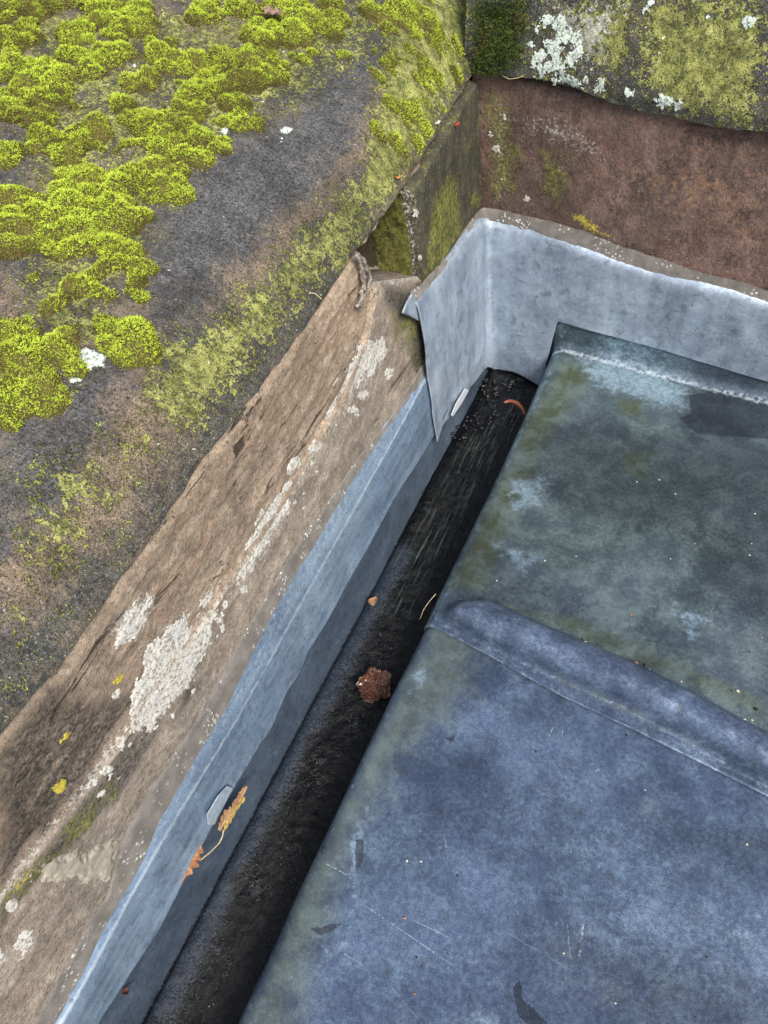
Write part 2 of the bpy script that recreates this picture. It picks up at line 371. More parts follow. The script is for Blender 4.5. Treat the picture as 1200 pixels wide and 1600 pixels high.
MAT['moss'] = moss('bright_cushion_moss', (.060, .048, .014), (.22, .31, .010), (.66, .80, .10))
MAT['moss_olive'] = moss('olive_granular_moss', (.045, .050, .014), (.15, .165, .030), (.26, .29, .08))
MAT['moss_dark'] = moss('dark_green_moss', (.018, .035, .006), (.05, .085, .012), (.12, .17, .03))

# ================================================================== THE LONG PARAPET
def zint(pxs, x=XW):
    p = [on_x(a, b, x) for a, b in pxs]; return [(q[1], q[2]) for q in p]
ARR = zint([(0, 1165), (50, 1105), (100, 1048), (150, 975), (185, 925), (240, 850), (285, 785), (330, 715), (385, 640), (425, 590), (480, 518), (520, 462), (560, 400)])
ARR = [(-.6, ARR[0][1])]+ARR+[tuple(on_x(635, 300, XW)[1:]), tuple(on_x(660, 258, XW)[1:]), tuple(on_x(690, 205, XW)[1:]), tuple(on_x(730, 135, XW)[1:]), (1.5, .535)]
RID = zint([(0, 1400), (75, 1300), (150, 1205), (230, 1090), (300, 1000), (360, 905), (430, 810), (485, 710), (540, 620), (575, 530), (590, 440)])
RID = [(-.6, RID[0][1])]+RID+[(.95, .312)]
MTOP = zint([(50, 1600), (90, 1520), (130, 1450), (165, 1400), (190, 1310), (240, 1220), (290, 1145), (330, 1080), (390, 975), (450, 870), (500, 800), (560, 715), (610, 650), (650, 585)])
MTOP = [(-.6, .135)]+MTOP+[(1.0, MTOP[-1][1])]
LTOP = zint([(78, 1600), (150, 1455), (215, 1340), (240, 1280), (290, 1195), (345, 1105), (385, 1020), (430, 935), (480, 855), (540, 755), (600, 665), (655, 590)])
LTOP = [(-.6, LTOP[0][1])]+LTOP+[(1.0, LTOP[-1][1])]
CRE = zint([(95, 1600), (200, 1405), (280, 1265), (370, 1120), (450, 975), (520, 850), (610, 690), (660, 600)], -.480)
CRE = [(-.6, .085)]+CRE+[(1., CRE[-1][1])]
EDG = zint([(157, 1589), (225, 1484), (247, 1450), (281, 1379), (326, 1292), (367, 1221), (403, 1162), (422, 1135), (446, 1080), (467, 1050), (479, 1017), (510, 967), (540, 910), (590, 823), (613, 780), (660, 707), (692, 650)], -.478)
EDG = [(-.6, -.02)]+EDG+[(1., -.012)]

def prof_top(t):      # weathered top of the coping: t = metres inwards from the arris -> rise
    return np.interp(t, [0, .012, .03, .055, .09, .14, .22, .35, .55, .8, .95], [0, .020, .045, .074, .102, .126, .152, .190, .245, .300, .325])
def x_face(y, z):     # front of the coping stone between ridge joint and arris
    p = P3(np.zeros_like(y), y*.5, z)
    b = fbm(p, 16, 4, 3)*.008+fbm(p, 110, 3, 4)*.003
    lay = np.abs(fbm(P3(0*y, y*.25, z), 60, 3, 9))*.006
    return XW-.002+b-lay
def x_low(y, z):
    p = P3(np.zeros_like(y), y*.6, z)
    return XW-.001+fbm(p, 13, 4, 13)*.009+fbm(p, 80, 3, 14)*.003
HOLE = [tuple(on_x(a, b, XW)[1:]) for a, b in [(636, 296), (600, 348), (566, 392), (574, 418), (584, 450), (660, 470)]]
HOLE += [(.99, .30), (.99, .49)]

ys = np.arange(-.5, 1.52, .0027)
ny = len(ys)
arr = interp(ys, ARR)+fbm(P3(ys, ys*0), 45, 4, 21)*.007
rid = interp(ys, RID)
# face rows
nf = 62; tf = np.linspace(0, 1, nf)
tt = np.r_[0, np.cumsum(np.linspace(.0024, .0024, 60)), .146+np.cumsum(np.full(270, .0029))]; tt = tt[tt < .93]
rows_v, rows_a = [], []
Y, T = np.meshgrid(ys, tf, indexing='ij')
Zf = rid[:, None]+(arr-rid)[:, None]*T
Xf = x_face(Y, Zf)
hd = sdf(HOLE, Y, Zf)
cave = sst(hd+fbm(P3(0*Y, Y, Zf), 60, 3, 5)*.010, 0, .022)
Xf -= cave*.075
Xf -= sst(hd, -.02, .0)*.003
# thin bead along the ridge joint
Xf += .004*np.exp(-((Zf-rid[:, None])/.006)**2)-.007*np.exp(-((Zf-rid[:, None]-.014)/.005)**2)*(.5+2*fbm(P3(Y, Y*0), 12, 3, 78))
# arris rounded
Xf -= .004*sst(T, .93, 1)
top_x0 = Xf[:, -1]*0+XW-.004
FV = np.stack([Xf, Y, Zf], -1)
Y2, T2 = np.meshgrid(ys, tt[1:], indexing='ij')
def topdisp(x, y):
    p = P3(x, y*.7)
    return fbm(p, 9, 4, 31)*.018+fbm(p, 60, 4, 33)*.0022
X2 = XW-.004-T2
ramp = sst(T2, 0, .05)
# back part of the arris over the hole: the underside is hidden, the edge chips a little
Z2 = arr[:, None]+prof_top(T2)+topdisp(X2, Y2)*ramp
X2 = X2+fbm(P3(Z2*0, Y2, Z2), 60, 3, 35)*.005*(1-ramp)
TV = np.stack([X2, Y2, Z2], -1)
V = np.concatenate([FV, TV], 1); nv = V.shape[1]
_tx = X2; _tz = Z2
def top_z(x, y):      # height of the coping top, for marching rays
    t = XW-.004-x; a = np.interp(y, ys, arr)
    return a+prof_top(np.clip(t, 0, 2))+topdisp(np.asarray(x), np.asarray(y))*sst(t, 0, .05)
def at_top(px, py):
    r = ray(px, py); t = np.linspace(.5, 2.2, 1500); p = CAM+r[None]*t[:, None]/F*1.0
    for _ in range(2):
        ok = (p[:, 2] < top_z(p[:, 0], p[:, 1])) & (p[:, 0] < XW-.0035)
        if ok.any(): i = int(np.argmax(ok)); return p[i]
        t = np.linspace(.5, 2.6, 4000); p = CAM+r[None]*t[:, None]/F
    return on_x(px, py, XW)
def tpoly(*pp): return [tuple(at_top(*q)[:2]) for q in pp]
VX, VY_, VZ = V[..., 0], V[..., 1], V[..., 2]
istop = np.zeros((ny, nv)); istop[:, nf-1:] = 1
def m_top(polys, s=.03):
    m = np.zeros((ny, nv))
    for q in polys: m[:, nf:] = np.maximum(m[:, nf:], soft(tpoly(*q), V[:, nf:, 0], V[:, nf:, 1], s))
    m[:, :nf] = m[:, nf:nf+1]; return m
def m_wall(polys, s=.015, x=XW):
    m = np.zeros((ny, nv))
    for q in polys:
        pp = [tuple(on_x(a, b, x)[1:]) for a, b in q]; m[:, :nf] = np.maximum(m[:, :nf], soft(pp, V[:, :nf, 1], V[:, :nf, 2], s))
    return m
blue = m_top([[(600, 70), (560, 230), (470, 330), (400, 400), (330, 450), (270, 450), (240, 340), (330, 230), (430, 190), (500, 110)],
              [(200, 560), (190, 640), (110, 750), (0, 880), (0, 690), (80, 640), (110, 580)], [(0, 190), (40, 190), (60, 260), (0, 290)], [(130, 130), (185, 135), (170, 170), (140, 165)]], .035)
tanm = m_top([[(600, 110), (620, 180), (560, 270), (480, 350), (400, 470), (330, 510), (350, 430), (450, 340), (540, 250)], [(170, 620), (330, 640), (330, 720), (240, 800), (160, 860), (60, 940), (0, 960), (0, 880), (110, 790)],
              [(180, 100), (240, 100), (240, 140), (190, 160)], [(90, 160), (180, 180), (160, 200), (80, 190)], [(250, 20), (390, 10), (380, 70), (270, 70)], [(0, 430), (60, 460), (50, 520), (0, 510)], [(140, 30), (10, 60), (0, 20), (60, 0)]], .03)
darkm = m_top([[(560, 400), (520, 462), (425, 590), (330, 715), (240, 850), (150, 975), (50, 1105), (0, 1165), (0, 1020), (120, 920), (220, 790), (330, 650), (400, 560), (500, 440)]], .03)
mossm = m_top([[(600, 120), (730, 60), (735, 130), (640, 290), (560, 395), (480, 470), (420, 540), (350, 640), (280, 680), (220, 640), (240, 560), (330, 500), (440, 400), (540, 290), (590, 200)],
               [(240, 540), (420, 480), (400, 580), (320, 665), (240, 650)], ], .04)
mossm = np.maximum(mossm, m_top([[(600, -60), (760, -60), (760, 110), (730, 140), (640, 290), (560, 300), (590, 120)]], .03))
mossm = np.maximum(mossm, .74*m_top([[(0, 900), (140, 810), (180, 860), (90, 960), (0, 1030)]], .05))
mossm = np.maximum(mossm, .62*m_top([[(0, 700), (200, 640), (300, 700), (200, 900), (60, 1080), (0, 1150)], [(0, 0), (720, 0), (600, 120), (300, 300), (200, 600), (0, 640)]], .06))
grn = m_wall([[(0, 1400), (100, 1270), (180, 1190), (170, 1230), (60, 1350), (0, 1440)]], .008)
redm = m_wall([[(560, 410), (510, 500), (400, 640), (330, 740), (420, 700), (480, 600), (540, 540), (570, 470)], [(180, 960), (270, 870), (340, 800), (350, 850), (250, 1000)]], .02)
wdark = m_wall([[(0, 1180), (90, 1070), (150, 1100), (230, 1080), (150, 1200), (0, 1390)]], .03)
palem = m_wall([[(0, 1405), (150, 1205), (300, 1000), (430, 810), (490, 700), (500, 690), (445, 775), (330, 960), (180, 1180), (10, 1415)], [(160, 990), (235, 915), (255, 940), (210, 1010)], [(380, 600), (430, 560), (430, 590)]], .008)*.62
palem[:, :nf] = np.maximum(palem[:, :nf], (.62+.9*fbm(P3(Y, Y*0), 9, 3, 77))*np.exp(-((Zf-rid[:, None])/.009)**2))
redm = redm*.4
cavea = np.zeros((ny, nv)); cavea[:, :nf] = cave
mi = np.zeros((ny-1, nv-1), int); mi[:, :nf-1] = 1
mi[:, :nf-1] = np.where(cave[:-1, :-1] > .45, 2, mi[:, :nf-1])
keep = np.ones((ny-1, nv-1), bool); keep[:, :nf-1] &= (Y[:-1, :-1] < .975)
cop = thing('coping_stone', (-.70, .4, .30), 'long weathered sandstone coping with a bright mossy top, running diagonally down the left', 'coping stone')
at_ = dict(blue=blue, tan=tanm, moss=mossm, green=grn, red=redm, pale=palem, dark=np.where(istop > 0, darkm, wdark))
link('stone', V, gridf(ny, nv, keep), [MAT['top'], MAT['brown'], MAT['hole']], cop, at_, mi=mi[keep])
# back, underside and ends of the stone (out of the photograph)
bx = V[:, -1, :]
bk = np.stack([bx, bx*[1, 1, 0]+[0, 0, .30], bx*[0, 1, 0]+[-.60, 0, .30]], 1)
link('rear_face', bk, gridf(ny, 3), MAT['top'], cop)
e = V[0]; lo = e*[1, 1, 0]+[0, 0, .30]
link('end_face', np.stack([e, lo], 1), gridf(len(e), 2), MAT['brown'], cop)

# ---- lower course: two stones with a mortar joint between
def low_stone(y0, y1, label, seed):
    yy = np.linspace(y0, y1, int((y1-y0)/.0027)); zz = np.linspace(0, 1, 84)
    A, B = np.meshgrid(yy, zz, indexing='ij')
    top = interp(yy, RID)[:, None]-.0015; Z = -.02+(top+.02)*B
    X = x_low(A, Z)-.006*sst(B, .975, 1)
    def mk(polys, s):
        m = np.zeros(A.shape)
        for q in polys: m = np.maximum(m, soft([tuple(on_x(a, b, XW)[1:]) for a, b in q], A, Z, s))
        return m
    g = mk([[(610, 480), (655, 480), (655, 580), (640, 560), (620, 540)], [(345, 940), (330, 990), (300, 1060), (320, 960)], [(0, 1400), (120, 1270), (180, 1200), (190, 1240), (60, 1380), (0, 1450)], [(60, 1350), (180, 1320), (180, 1370), (60, 1380)]], .012)*.6
    g = np.minimum(g, .50)
    d = mk([[(0, 1420), (120, 1260), (230, 1120), (260, 1120), (200, 1230), (110, 1330), (40, 1390), (0, 1470)], [(600, 440), (660, 460), (665, 600), (650, 600), (640, 520), (600, 470)], [(330, 1060), (290, 1070), (280, 1100), (230, 1160)]], .016)*.85
    pl = mk([[(350, 900), (440, 770), (500, 680), (560, 560), (610, 510), (615, 560), (560, 640), (480, 760), (420, 880), (330, 980)], [(80, 1300), (0, 1420), (0, 1400), (60, 1310)], [(0, 1380), (130, 1330), (180, 1330), (170, 1380), (60, 1400)]], .02)*.5
    pl = np.maximum(pl, (.6+.9*fbm(P3(A, A*0), 9, 3, 77))*np.exp(-((Z-top)/.012)**2))
    yl = mk([[(85, 1215), (105, 1215), (105, 1240), (85, 1240)], [(190, 1050), (205, 1050), (195, 1070), (183, 1070)], [(0, 1440), (30, 1380), (60, 1350), (20, 1400)], [(300, 1010), (320, 980), (315, 1020)]], .006)
    t = thing('wall_stone', (-.55, (y0+y1)/2, -.02), label, 'stone block', 'sandstone blocks below the long coping')
    link('face', np.stack([X, A, Z], -1), gridf(len(yy), 84), MAT['lower'], t, dict(green=g, dark=d, pale=pl, yellow=yl))
    edge = np.stack([np.stack([X[:, -1], yy, top[:, 0]], -1), np.stack([X[:, -1]*0-.60, yy, top[:, 0]], -1), np.stack([X[:, -1]*0-.60, yy, top[:, 0]*0-.02], -1)], 1)
    link('bed', edge, gridf(len(yy), 3), MAT['lower'], t)
    return t
st_far = low_stone(-.028, .945, 'long grey-brown sandstone block under the ridge joint, crusted with a row of white lichen patches', 1)
st_near = low_stone(-.5, -.028, 'short brown sandstone block in the lower left corner, below the pale mortar smear', 2)

# ---- lichen crusts (thin raised plates following the stone)
def crust(parent, poly, mat, xf, s=.006, seed=0, th=.0010, step=.0010, fray=1.):
    pp = np.array([on_x(a, b, XW)[1:] for a, b in poly])
    lo = pp.min(0)-.008; hi = pp.max(0)+.008
    a = np.arange(lo[0], hi[0], step); b = np.arange(lo[1], hi[1], step)
    A, B = np.meshgrid(a, b, indexing='ij')
    d = sdf(pp, A, B)+fbm(P3(A, B), 75, 5, seed, .7)*.040*fray+fbm(P3(A, B), 300, 3, seed+7, .7)*.014*min(1, fray+.3)
    X = xf(A, B)+np.clip(d, 0, .002)/.002*th-.0004+fbm(P3(A, B), 300, 2, seed+3)*.0005
    keep = (d[:-1, :-1] > 0)
    if keep.sum() < 3: return
    f = gridf(len(a), len(b), keep); used = np.unique(f); mp = -np.ones(A.size, int); mp[used] = np.arange(len(used))
    v = np.stack([X, A, B], -1).reshape(-1, 3)[used]
    return link('lichen_patch', v, mp[f], mat, parent)
def ell(cx, cy, rx, ry, rot=-55, k=10):
    c, s = math.cos(math.radians(rot)), math.sin(math.radians(rot))
    return [(cx+rx*math.cos(t)*c-ry*math.sin(t)*s, cy+rx*math.cos(t)*s+ry*math.sin(t)*c) for t in np.arange(k)*2*math.pi/k]
crust(st_far, [(338, 925), (342, 960), (305, 1058), (262, 1100), (240, 1140), (205, 1145), (207, 1090), (235, 1010), (285, 965)], MAT['lichen'], x_low, seed=41)
crust(cop, [(240, 922), (250, 940), (215, 1000), (185, 1010), (182, 985), (212, 945)], MAT['lichen'], x_face, seed=42)
crust(st_far, [(445, 775), (452, 795), (430, 830), (385, 908), (362, 900), (380, 862), (415, 795)], MAT['lichen'], x_low, seed=43, fray=1.1)
crust(st_far, [(603, 525), (605, 560), (570, 595), (535, 618), (523, 655), (513, 650), (522, 610), (560, 545)], MAT['lichen'], x_low, seed=44, fray=1.2)
for k, (cx, cy, rx, ry, par, xf) in enumerate([(493, 698, 14, 8, 'f', 0), (460, 728, 16, 8, 'f', 0), (452, 762, 13, 8, 'f', 0), (355, 945, 7, 4, 'f', 0), (143, 1226, 9, 5, 'f', 0), (160, 1206, 7, 4, 'f', 0), (188, 1165, 9, 5, 'f', 0), (186, 1085, 8, 5, 'f', 0), (268, 1118, 8, 5, 'f', 0), (20, 1415, 13, 10, 'n', 0), (38, 1470, 18, 12, 'n', 0), (3, 1497, 14, 9, 'n', 0), (38, 1494, 8, 4, 'n', 0),
        (610, 590, 6, 3, 'f', 0), (592, 560, 10, 5, 'f', 0), (475, 772, 6, 4, 'f', 0), (343, 968, 6, 4, 'f', 0), (598, 540, 9, 5, 'f', 0), (68, 1352, 8, 4, 'n', 0)]):
    crust(st_far if par == 'f' else st_near, ell(cx, cy, rx, ry), MAT['lichen'], x_low, seed=60+k, fray=.45)
_q = random.Random(4)
for k in range(60):
    t = _q.random(); px = np.interp(t, [0, .35, .6, .8, 1], [150, 300, 425, 500, 605]); py = np.interp(t, [0, .35, .6, .8, 1], [1225, 1030, 830, 700, 530])
    px += _q.gauss(6, 9); py += _q.gauss(4, 8); rr0 = _q.uniform(1.5, 5.5)
    crust(st_far, ell(px, py, rr0*1.5, rr0), MAT['lichen'], x_low, seed=700+k, fray=.35)
crust(st_far, ell(95, 1229, 12, 9), MAT['lichen_yellow'], x_low, seed=91, fray=.5)
crust(cop, ell(104, 1150, 7, 5), MAT['lichen_yellow'], x_face, seed=92, fray=.5)
crust(st_far, ell(192, 1062, 14, 5), MAT['lichen_yellow'], x_low, seed=93, fray=.5)

# ---- mortar: the smear at the joint of the lower stones, the fillet along the lead
def strip(name, yy, lo, hi, xf, mat, rows=12, parent=None, attrs=None, loc=None):
    B = np.linspace(0, 1, rows); A = np.repeat(yy[:, None], rows, 1); Z = lo[:, None]+(hi-lo)[:, None]*B[None]
    return link(name, np.stack([xf(A, Z, B[None]), A, Z], -1), gridf(len(yy), rows), mat, parent, attrs, loc)
yy = np.arange(-.5, .945, .003)
mt = interp(yy, MTOP)+fbm(P3(yy, yy*0), 30, 4, 51)*.007; lt = interp(yy, LTOP)-.007
mj = strip('mortar_fillet', yy, lt, mt, lambda A, Z, B: np.maximum(x_low(A, Z)+.0002, XW+.0036-.005*B+fbm(P3(A, Z), 40, 3, 52)*.003)+.0015-.0035*sst(B, .8, 1), MAT['mortar'], 16)
tag(mj, 'grey mortar fillet speckled white, running between the long brown stone and the long lead flashing', 'mortar')
pp = [(186, 1312), (150, 1318), (105, 1333), (62, 1352), (70, 1374), (110, 1382), (165, 1378), (186, 1345)]
p2 = np.array([on_x(a, b, XW)[1:] for a, b in pp]); lo_, hi_ = p2.min(0)-.006, p2.max(0)+.006
a = np.arange(lo_[0], hi_[0], .0014); b = np.arange(lo_[1], hi_[1], .0014); A, B = np.meshgrid(a, b, indexing='ij')
d = sdf(p2, A, B)+fbm(P3(A, B), 60, 5, 55, .65)*.045-.002
f = gridf(len(a), len(b), d[:-1, :-1] > 0); used = np.unique(f); mp = -np.ones(A.size, int); mp[used] = np.arange(len(used))
v = np.stack([x_low(A, B)+.009*sst(d, 0, .012)*sst(A, -.2, 0)*0+.0030*sst(d, 0, .010)+.0003, A, B], -1).reshape(-1, 3)[used]
smear = simple('pale_lime_mortar', (.26, .24, .19), (.33, .305, .245), 140, .9, .0008)
tag(link('mortar_patch', v, mp[f], smear, None), 'pale greenish mortar smear over the joint of two brown stones, lower left', 'mortar')

# ---- the block in the corner and the back wall
def blocky(y0, y1, z0, z1):
    yy = np.arange(y0, y1, .0027); zz = np.arange(z0, z1, .0027); A, B = np.meshgrid(yy, zz, indexing='ij')
    X = XW+.002+fbm(P3(0*A, A, B), 14, 4, 71)*.008+fbm(P3(0*A, A, B), 80, 3, 72)*.002
    e = A-y0; X = X-.006*(1-sst(e, 0, .010))
    return yy, zz, A, B, X
YB = 1.20
yy, zz, A, B, X = blocky(.918, 1.196, -.05, .56)
X = X-.05*sst(B, interp(A, ARR)-.016, interp(A, ARR)-.002)-(.006+.016*np.clip(fbm(P3(A, B), 45, 3, 79)+.1, 0, 1))*np.exp(-((A-.918)/.007)**2)
wm = lambda polys, s: np.max([soft([tuple(on_x(p, q, XW)[1:]) for p, q in P], A, B, s) for P in polys], 0)
g = wm([[(690, 280), (715, 260), (720, 360), (690, 420), (660, 440), (670, 340)], [(730, 300), (750, 300), (750, 330), (735, 330)]], .02)
g = np.maximum(g*.75, .30); pl = wm([[(636, 290), (646, 275), (660, 440), (650, 450), (642, 380)]], .008)*.5
blk = thing('corner_block', (-.52, 1.05, -.05), 'dark green mossy sandstone block standing in the inner corner beside the broken hollow', 'stone block')
link('face', np.stack([X, A, B], -1), gridf(len(yy), len(zz)), MAT['block'], blk, dict(green=g, pale=pl))
us = np.linspace(0, .11, 40); U, B2 = np.meshgrid(us, zz, indexing='ij')
link('end_face', np.stack([X[0][None]-U, .918+fbm(P3(U, B2), 30, 3, 74)*.012*sst(U, 0, .02)-0*U, B2], -1), gridf(len(us), len(zz), flip=True), MAT['hole'], blk, dict(green=np.clip(.62+.9*fbm(P3(U, B2), 18, 3, 75), 0, 1), pale=0*U))
for k, (cx, cy, r) in enumerate([(647, 335, 3.5), (655, 402, 2.5), (664, 446, 3), (672, 440, 2), (660, 350, 1.5), (668, 380, 1.2)]):
    crust(blk, ell(cx, cy, r*1.4, r, 80), MAT['lichen'], lambda a_, b_: XW+.003+fbm(P3(0*a_, a_, b_), 14, 4, 71)*.008, seed=100+k, fray=.5)
# back wall stone (s, z)
ss_ = np.arange(-.01, .95, .0030); zz = np.arange(-.05, .56, .003)
A, B = np.meshgrid(ss_, zz, indexing='ij')
def off_back(s, z): return fbm(P3(s, z*0, z), 9, 4, 81)*.006+fbm(P3(s, z*0, z), 60, 3, 82)*.0018
O = off_back(A, B)
O = O-.04*sst(B, .524-.03*np.clip(A/.4, 0, 2), .534-.03*np.clip(A/.4, 0, 2))
Vb = B0+BDIR*A[..., None]+BN*O[..., None]+np.array([0, 0, 1])*B[..., None]
bm_ = lambda polys, s: np.max([soft([on_back(p, q) for p, q in P], A, B, s) for P in polys], 0)
gb = bm_([[(752, 150), (800, 150), (820, 240), (800, 330), (756, 330)], [(840, 230), (900, 240), (880, 330), (840, 300)]], .03)*.62
plb = bm_([[(800, 170), (880, 180), (930, 210), (960, 260), (900, 240), (820, 210)], [(1010, 390), (1080, 390), (1080, 410)], [(770, 150), (800, 160), (790, 330), (765, 320)]], .03)*.55
yb = bm_([[(885, 335), (912, 335), (935, 355), (960, 372), (925, 365)]], .012)*.75
rb = bm_([[(960, 250), (1200, 230), (1200, 420), (1100, 370), (1000, 320)], [(1080, 190), (1200, 220), (1200, 300), (1000, 260)]], .08)*.55
db_ = bm_([[(760, 108), (900, 130), (1200, 185), (1200, 215), (900, 155), (760, 135)], [(800, 250), (900, 300), (1000, 380), (900, 370), (760, 330)]], .03)*.5  # first strip: shade under the far coping painted in; second: darker patch lower down
bws = thing('wall_stone', tuple(back_pt(.4, -.05, -.05)), 'smooth purple-brown sandstone block in the far wall above the pale lead flashing', 'stone block')
link('face', Vb, gridf(len(ss_), len(zz), flip=True), MAT['back'], bws, dict(green=gb, pale=plb, yellow=yb, red=rb, dark=db_))
def crust_b(parent, cx, cy, r, mat, off, seed, th=.0014, fray=.4):
    c = on_back(cx, cy, off(None, None) if False else .0); pp = np.array([on_back(*q) for q in ell(cx, cy, r*1.2, r, 20)])
    lo = pp.min(0)-.006; hi = pp.max(0)+.006; a = np.arange(lo[0], hi[0], .0012); b = np.arange(lo[1], hi[1], .0012)
    A, B = np.meshgrid(a, b, indexing='ij'); d = sdf(pp, A, B)+fbm(P3(A, B), 90, 4, seed, .6)*.03*fray
    d = d+fbm(P3(A, B), 320, 3, seed+9, .7)*.012
    O = off(A, B)+np.clip(d, 0, .002)/.002*th
    keep = d[:-1, :-1] > 0
    if keep.sum() < 3: return
    f = gridf(len(a), len(b), keep, True); used = np.unique(f); mp = -np.ones(A.size, int); mp[used] = np.arange(len(used))
    Vv = (B0+BDIR*A[..., None]+BN*O[..., None]+np.array([0, 0, 1])*B[..., None]).reshape(-1, 3)[used]
    link('lichen_patch', Vv, mp[f], mat, parent)
for k, q in enumerate([(775, 232, 6), (766, 208, 4), (822, 312, 5), (785, 280, 3), (788, 185, 3)]):
    crust_b(bws, *q, MAT['lichen_yellow'] if q[0] == 905 else MAT['lichen'], lambda a_, b_: off_back(a_, b_)-.0003, 130+k)
# back coping: steep mossy front curving over
bt = np.linspace(0, 1, 3)
tb = np.r_[np.arange(0, .30, .0028), np.arange(.30, .60, .01)]
def prof_b(t): # arc length -> (inward, up)
    return np.interp(t, [0, .02, .10, .17, .24, .34, .6], [-.010, -.010, .012, .045, .095, .185, .43]), np.interp(t, [0, .02, .10, .17, .24, .34, .6], [0, .020, .095, .155, .200, .245, .33])
sb = np.arange(-.02, .95, .0028); A, B = np.meshgrid(sb, tb, indexing='ij')
CE = [on_back(a, b, .01) for a, b in [(752, 112), (790, 120), (850, 125), (900, 137), (950, 158), (1000, 175), (1050, 182), (1120, 198), (1200, 205)]]
CE = [(-.1, CE[0][1])]+CE+[(1.2, CE[-1][1]-.06)]
inn, up = prof_b(B); ce = interp(sb, CE)+fbm(P3(sb, sb*0), 60, 3, 91)*.004
def offc(s, t): return fbm(P3(s, t), 11, 4, 92)*.014+fbm(P3(s, t), 70, 4, 93)*.005
oc = offc(A, B); Oc = -inn+oc
Vc = B0+BDIR*A[..., None]+BN*Oc[..., None]+np.array([0, 0, 1])*(ce[:, None]+up+oc*.3)[..., None]
Pz = (ce[:, None]+up)
cA = A
cm = lambda polys, s: np.max([soft([on_back(p, q, -.01) for p, q in P], cA, Pz, s) for P in polys], 0)
mg = np.maximum(.45+0*A, cm([[(1000, 0), (1200, 0), (1200, 200), (1060, 170), (980, 120)]], .05)*.9)
mg = np.maximum(mg, cm([[(860, 0), (1000, 0), (980, 120), (900, 80)]], .03)*.85)
wg = cm([[(850, 0), (990, 0), (960, 60), (940, 110), (880, 80), (860, 40)]], .03)*.62
dg = cm([[(752, 0), (850, 0), (840, 60), (850, 120), (752, 112)]], .012)
dg = np.maximum(dg, .58)
dg = np.maximum(dg, cm([[(840, 80), (1060, 150), (1060, 180), (840, 120)]], .015)*.6)
bcp = thing('coping_stone', tuple(back_pt(.4, .5, -.1)), 'green and yellow lichen-covered coping stone on the far wall, top right', 'coping stone')
link('stone', Vc, gridf(len(sb), len(tb), flip=True), MAT['top'], bcp, dict(moss=mg, white=wg, dark=dg, blue=0*A, tan=0*A))
und = np.stack([Vc[:, 0], Vc[:, 0]-BN*.06], 1)
link('underside', und, gridf(len(sb), 2, flip=False), MAT['back'], bcp)
def c_off(a_, b_):
    t = np.clip(b_-interp(a_, CE), 0, .2); tt0 = np.interp(t, [0, .020, .095, .155, .200], [0, .02, .10, .17, .24]); i0, _u = prof_b(tt0); return -i0+offc(a_, tt0)+.0012
for k, q in enumerate([(843, 88, 9), (838, 50, 7), (862, 70, 10), (868, 85, 9), (880, 100, 8), (897, 90, 8), (890, 112, 7), (900, 120, 8), (858, 102, 8), (915, 132, 5), (940, 128, 6), (985, 140, 3), (1028, 152, 7), (1042, 155, 6), (1058, 158, 5), (897, 60, 8), (905, 80, 6), (850, 35, 6), (870, 40, 8), (885, 55, 9), (833, 72, 4), (848, 105, 5), (1165, 45, 5), (1098, 40, 4), (1005, 25, 4), (918, 115, 4), (875, 118, 4)]):
    crust_b(bcp, *q, MAT['lichen_green'], c_off, 160+k, .0005, 1.1)
# mortar remnant by the hollow, and the fine root beside it
mr = thing('mortar_remnant', tuple(on_x(568, 430, XW+.004)), 'twisted grey mortar remnant clinging beside the broken hollow under the coping', 'mortar')
for k, pts in enumerate([[(556, 398), (563, 415), (566, 440), (571, 460), (560, 478)], [(560, 396), (572, 415), (579, 436), (574, 455), (563, 470)], [(566, 420), (570, 440), (562, 468), (556, 480)]]):
    c = spline([on_x(a, b, XW+.007) for a, b in pts], 26); c += (np.array([fbm(P3(c[:, 1], c[:, 2]), 120, 3, 201+k), fbm(P3(c[:, 1], c[:, 2]), 90, 3, 211+k), fbm(P3(c[:, 1], c[:, 2]), 90, 3, 221+k)]).T)*.008
    v, f = tube(c, .0026+.0018*np.abs(fbm(P3(c[:, 1], c[:, 2]), 200, 2, 231+k))*2, 8); link('strand', v, f, MAT['twig'], mr)

# ================================================================== LEAD
# ---- long flashing on the parapet
yy = np.arange(-.5, .955, .003)
lt = interp(yy, LTOP)+fbm(P3(yy, yy*0), 40, 3, 301)*.003; cr = interp(yy, CRE)+fbm(P3(yy, yy*0), 14, 3, 302)*.004; ed = interp(yy, EDG)
rows = []
wob = fbm(P3(yy, yy*0), 7, 3, 303)*.005
for k, t in enumerate(np.linspace(0, 1, 14)): rows.append(np.stack([XW-.001+(.0085+wob*.3)*t+.0*t, yy, lt+(cr-lt)*t], 1))
for k, t in enumerate(np.linspace(0, 1, 40)[1:]): rows.append(np.stack([XW+.0075+wob*.3+.0035*t+wob*t*.7+.0008*math.sin(t*6), yy, cr+(ed-cr)*t], 1))
Vl = np.stack(rows, 1); Tn = np.linspace(0, 1, Vl.shape[1])[None]+0*Vl[..., 0]
wh = np.exp(-((Vl[..., 2]-cr[:, None])/.004)**2)*.75+sst(Vl[..., 2]-cr[:, None], 0, .02)*.35  # crease highlight and the sky-lit band above it painted as pale colour
wh = np.maximum(wh, .5*np.exp(-((Vl[..., 2]-ed[:, None])/.0025)**2))
lf = link('lead_flashing', Vl, gridf(*Vl.shape[:2]), MAT['lead_flash'], None, dict(white=wh, pale=.35*sst(Vl[..., 2]-cr[:, None], 0, .03)))
solid(lf, .0022, -1)
tag(lf, 'long strip of bluish lead flashing with a pale crease, along the parapet beside the gutter', 'flashing')
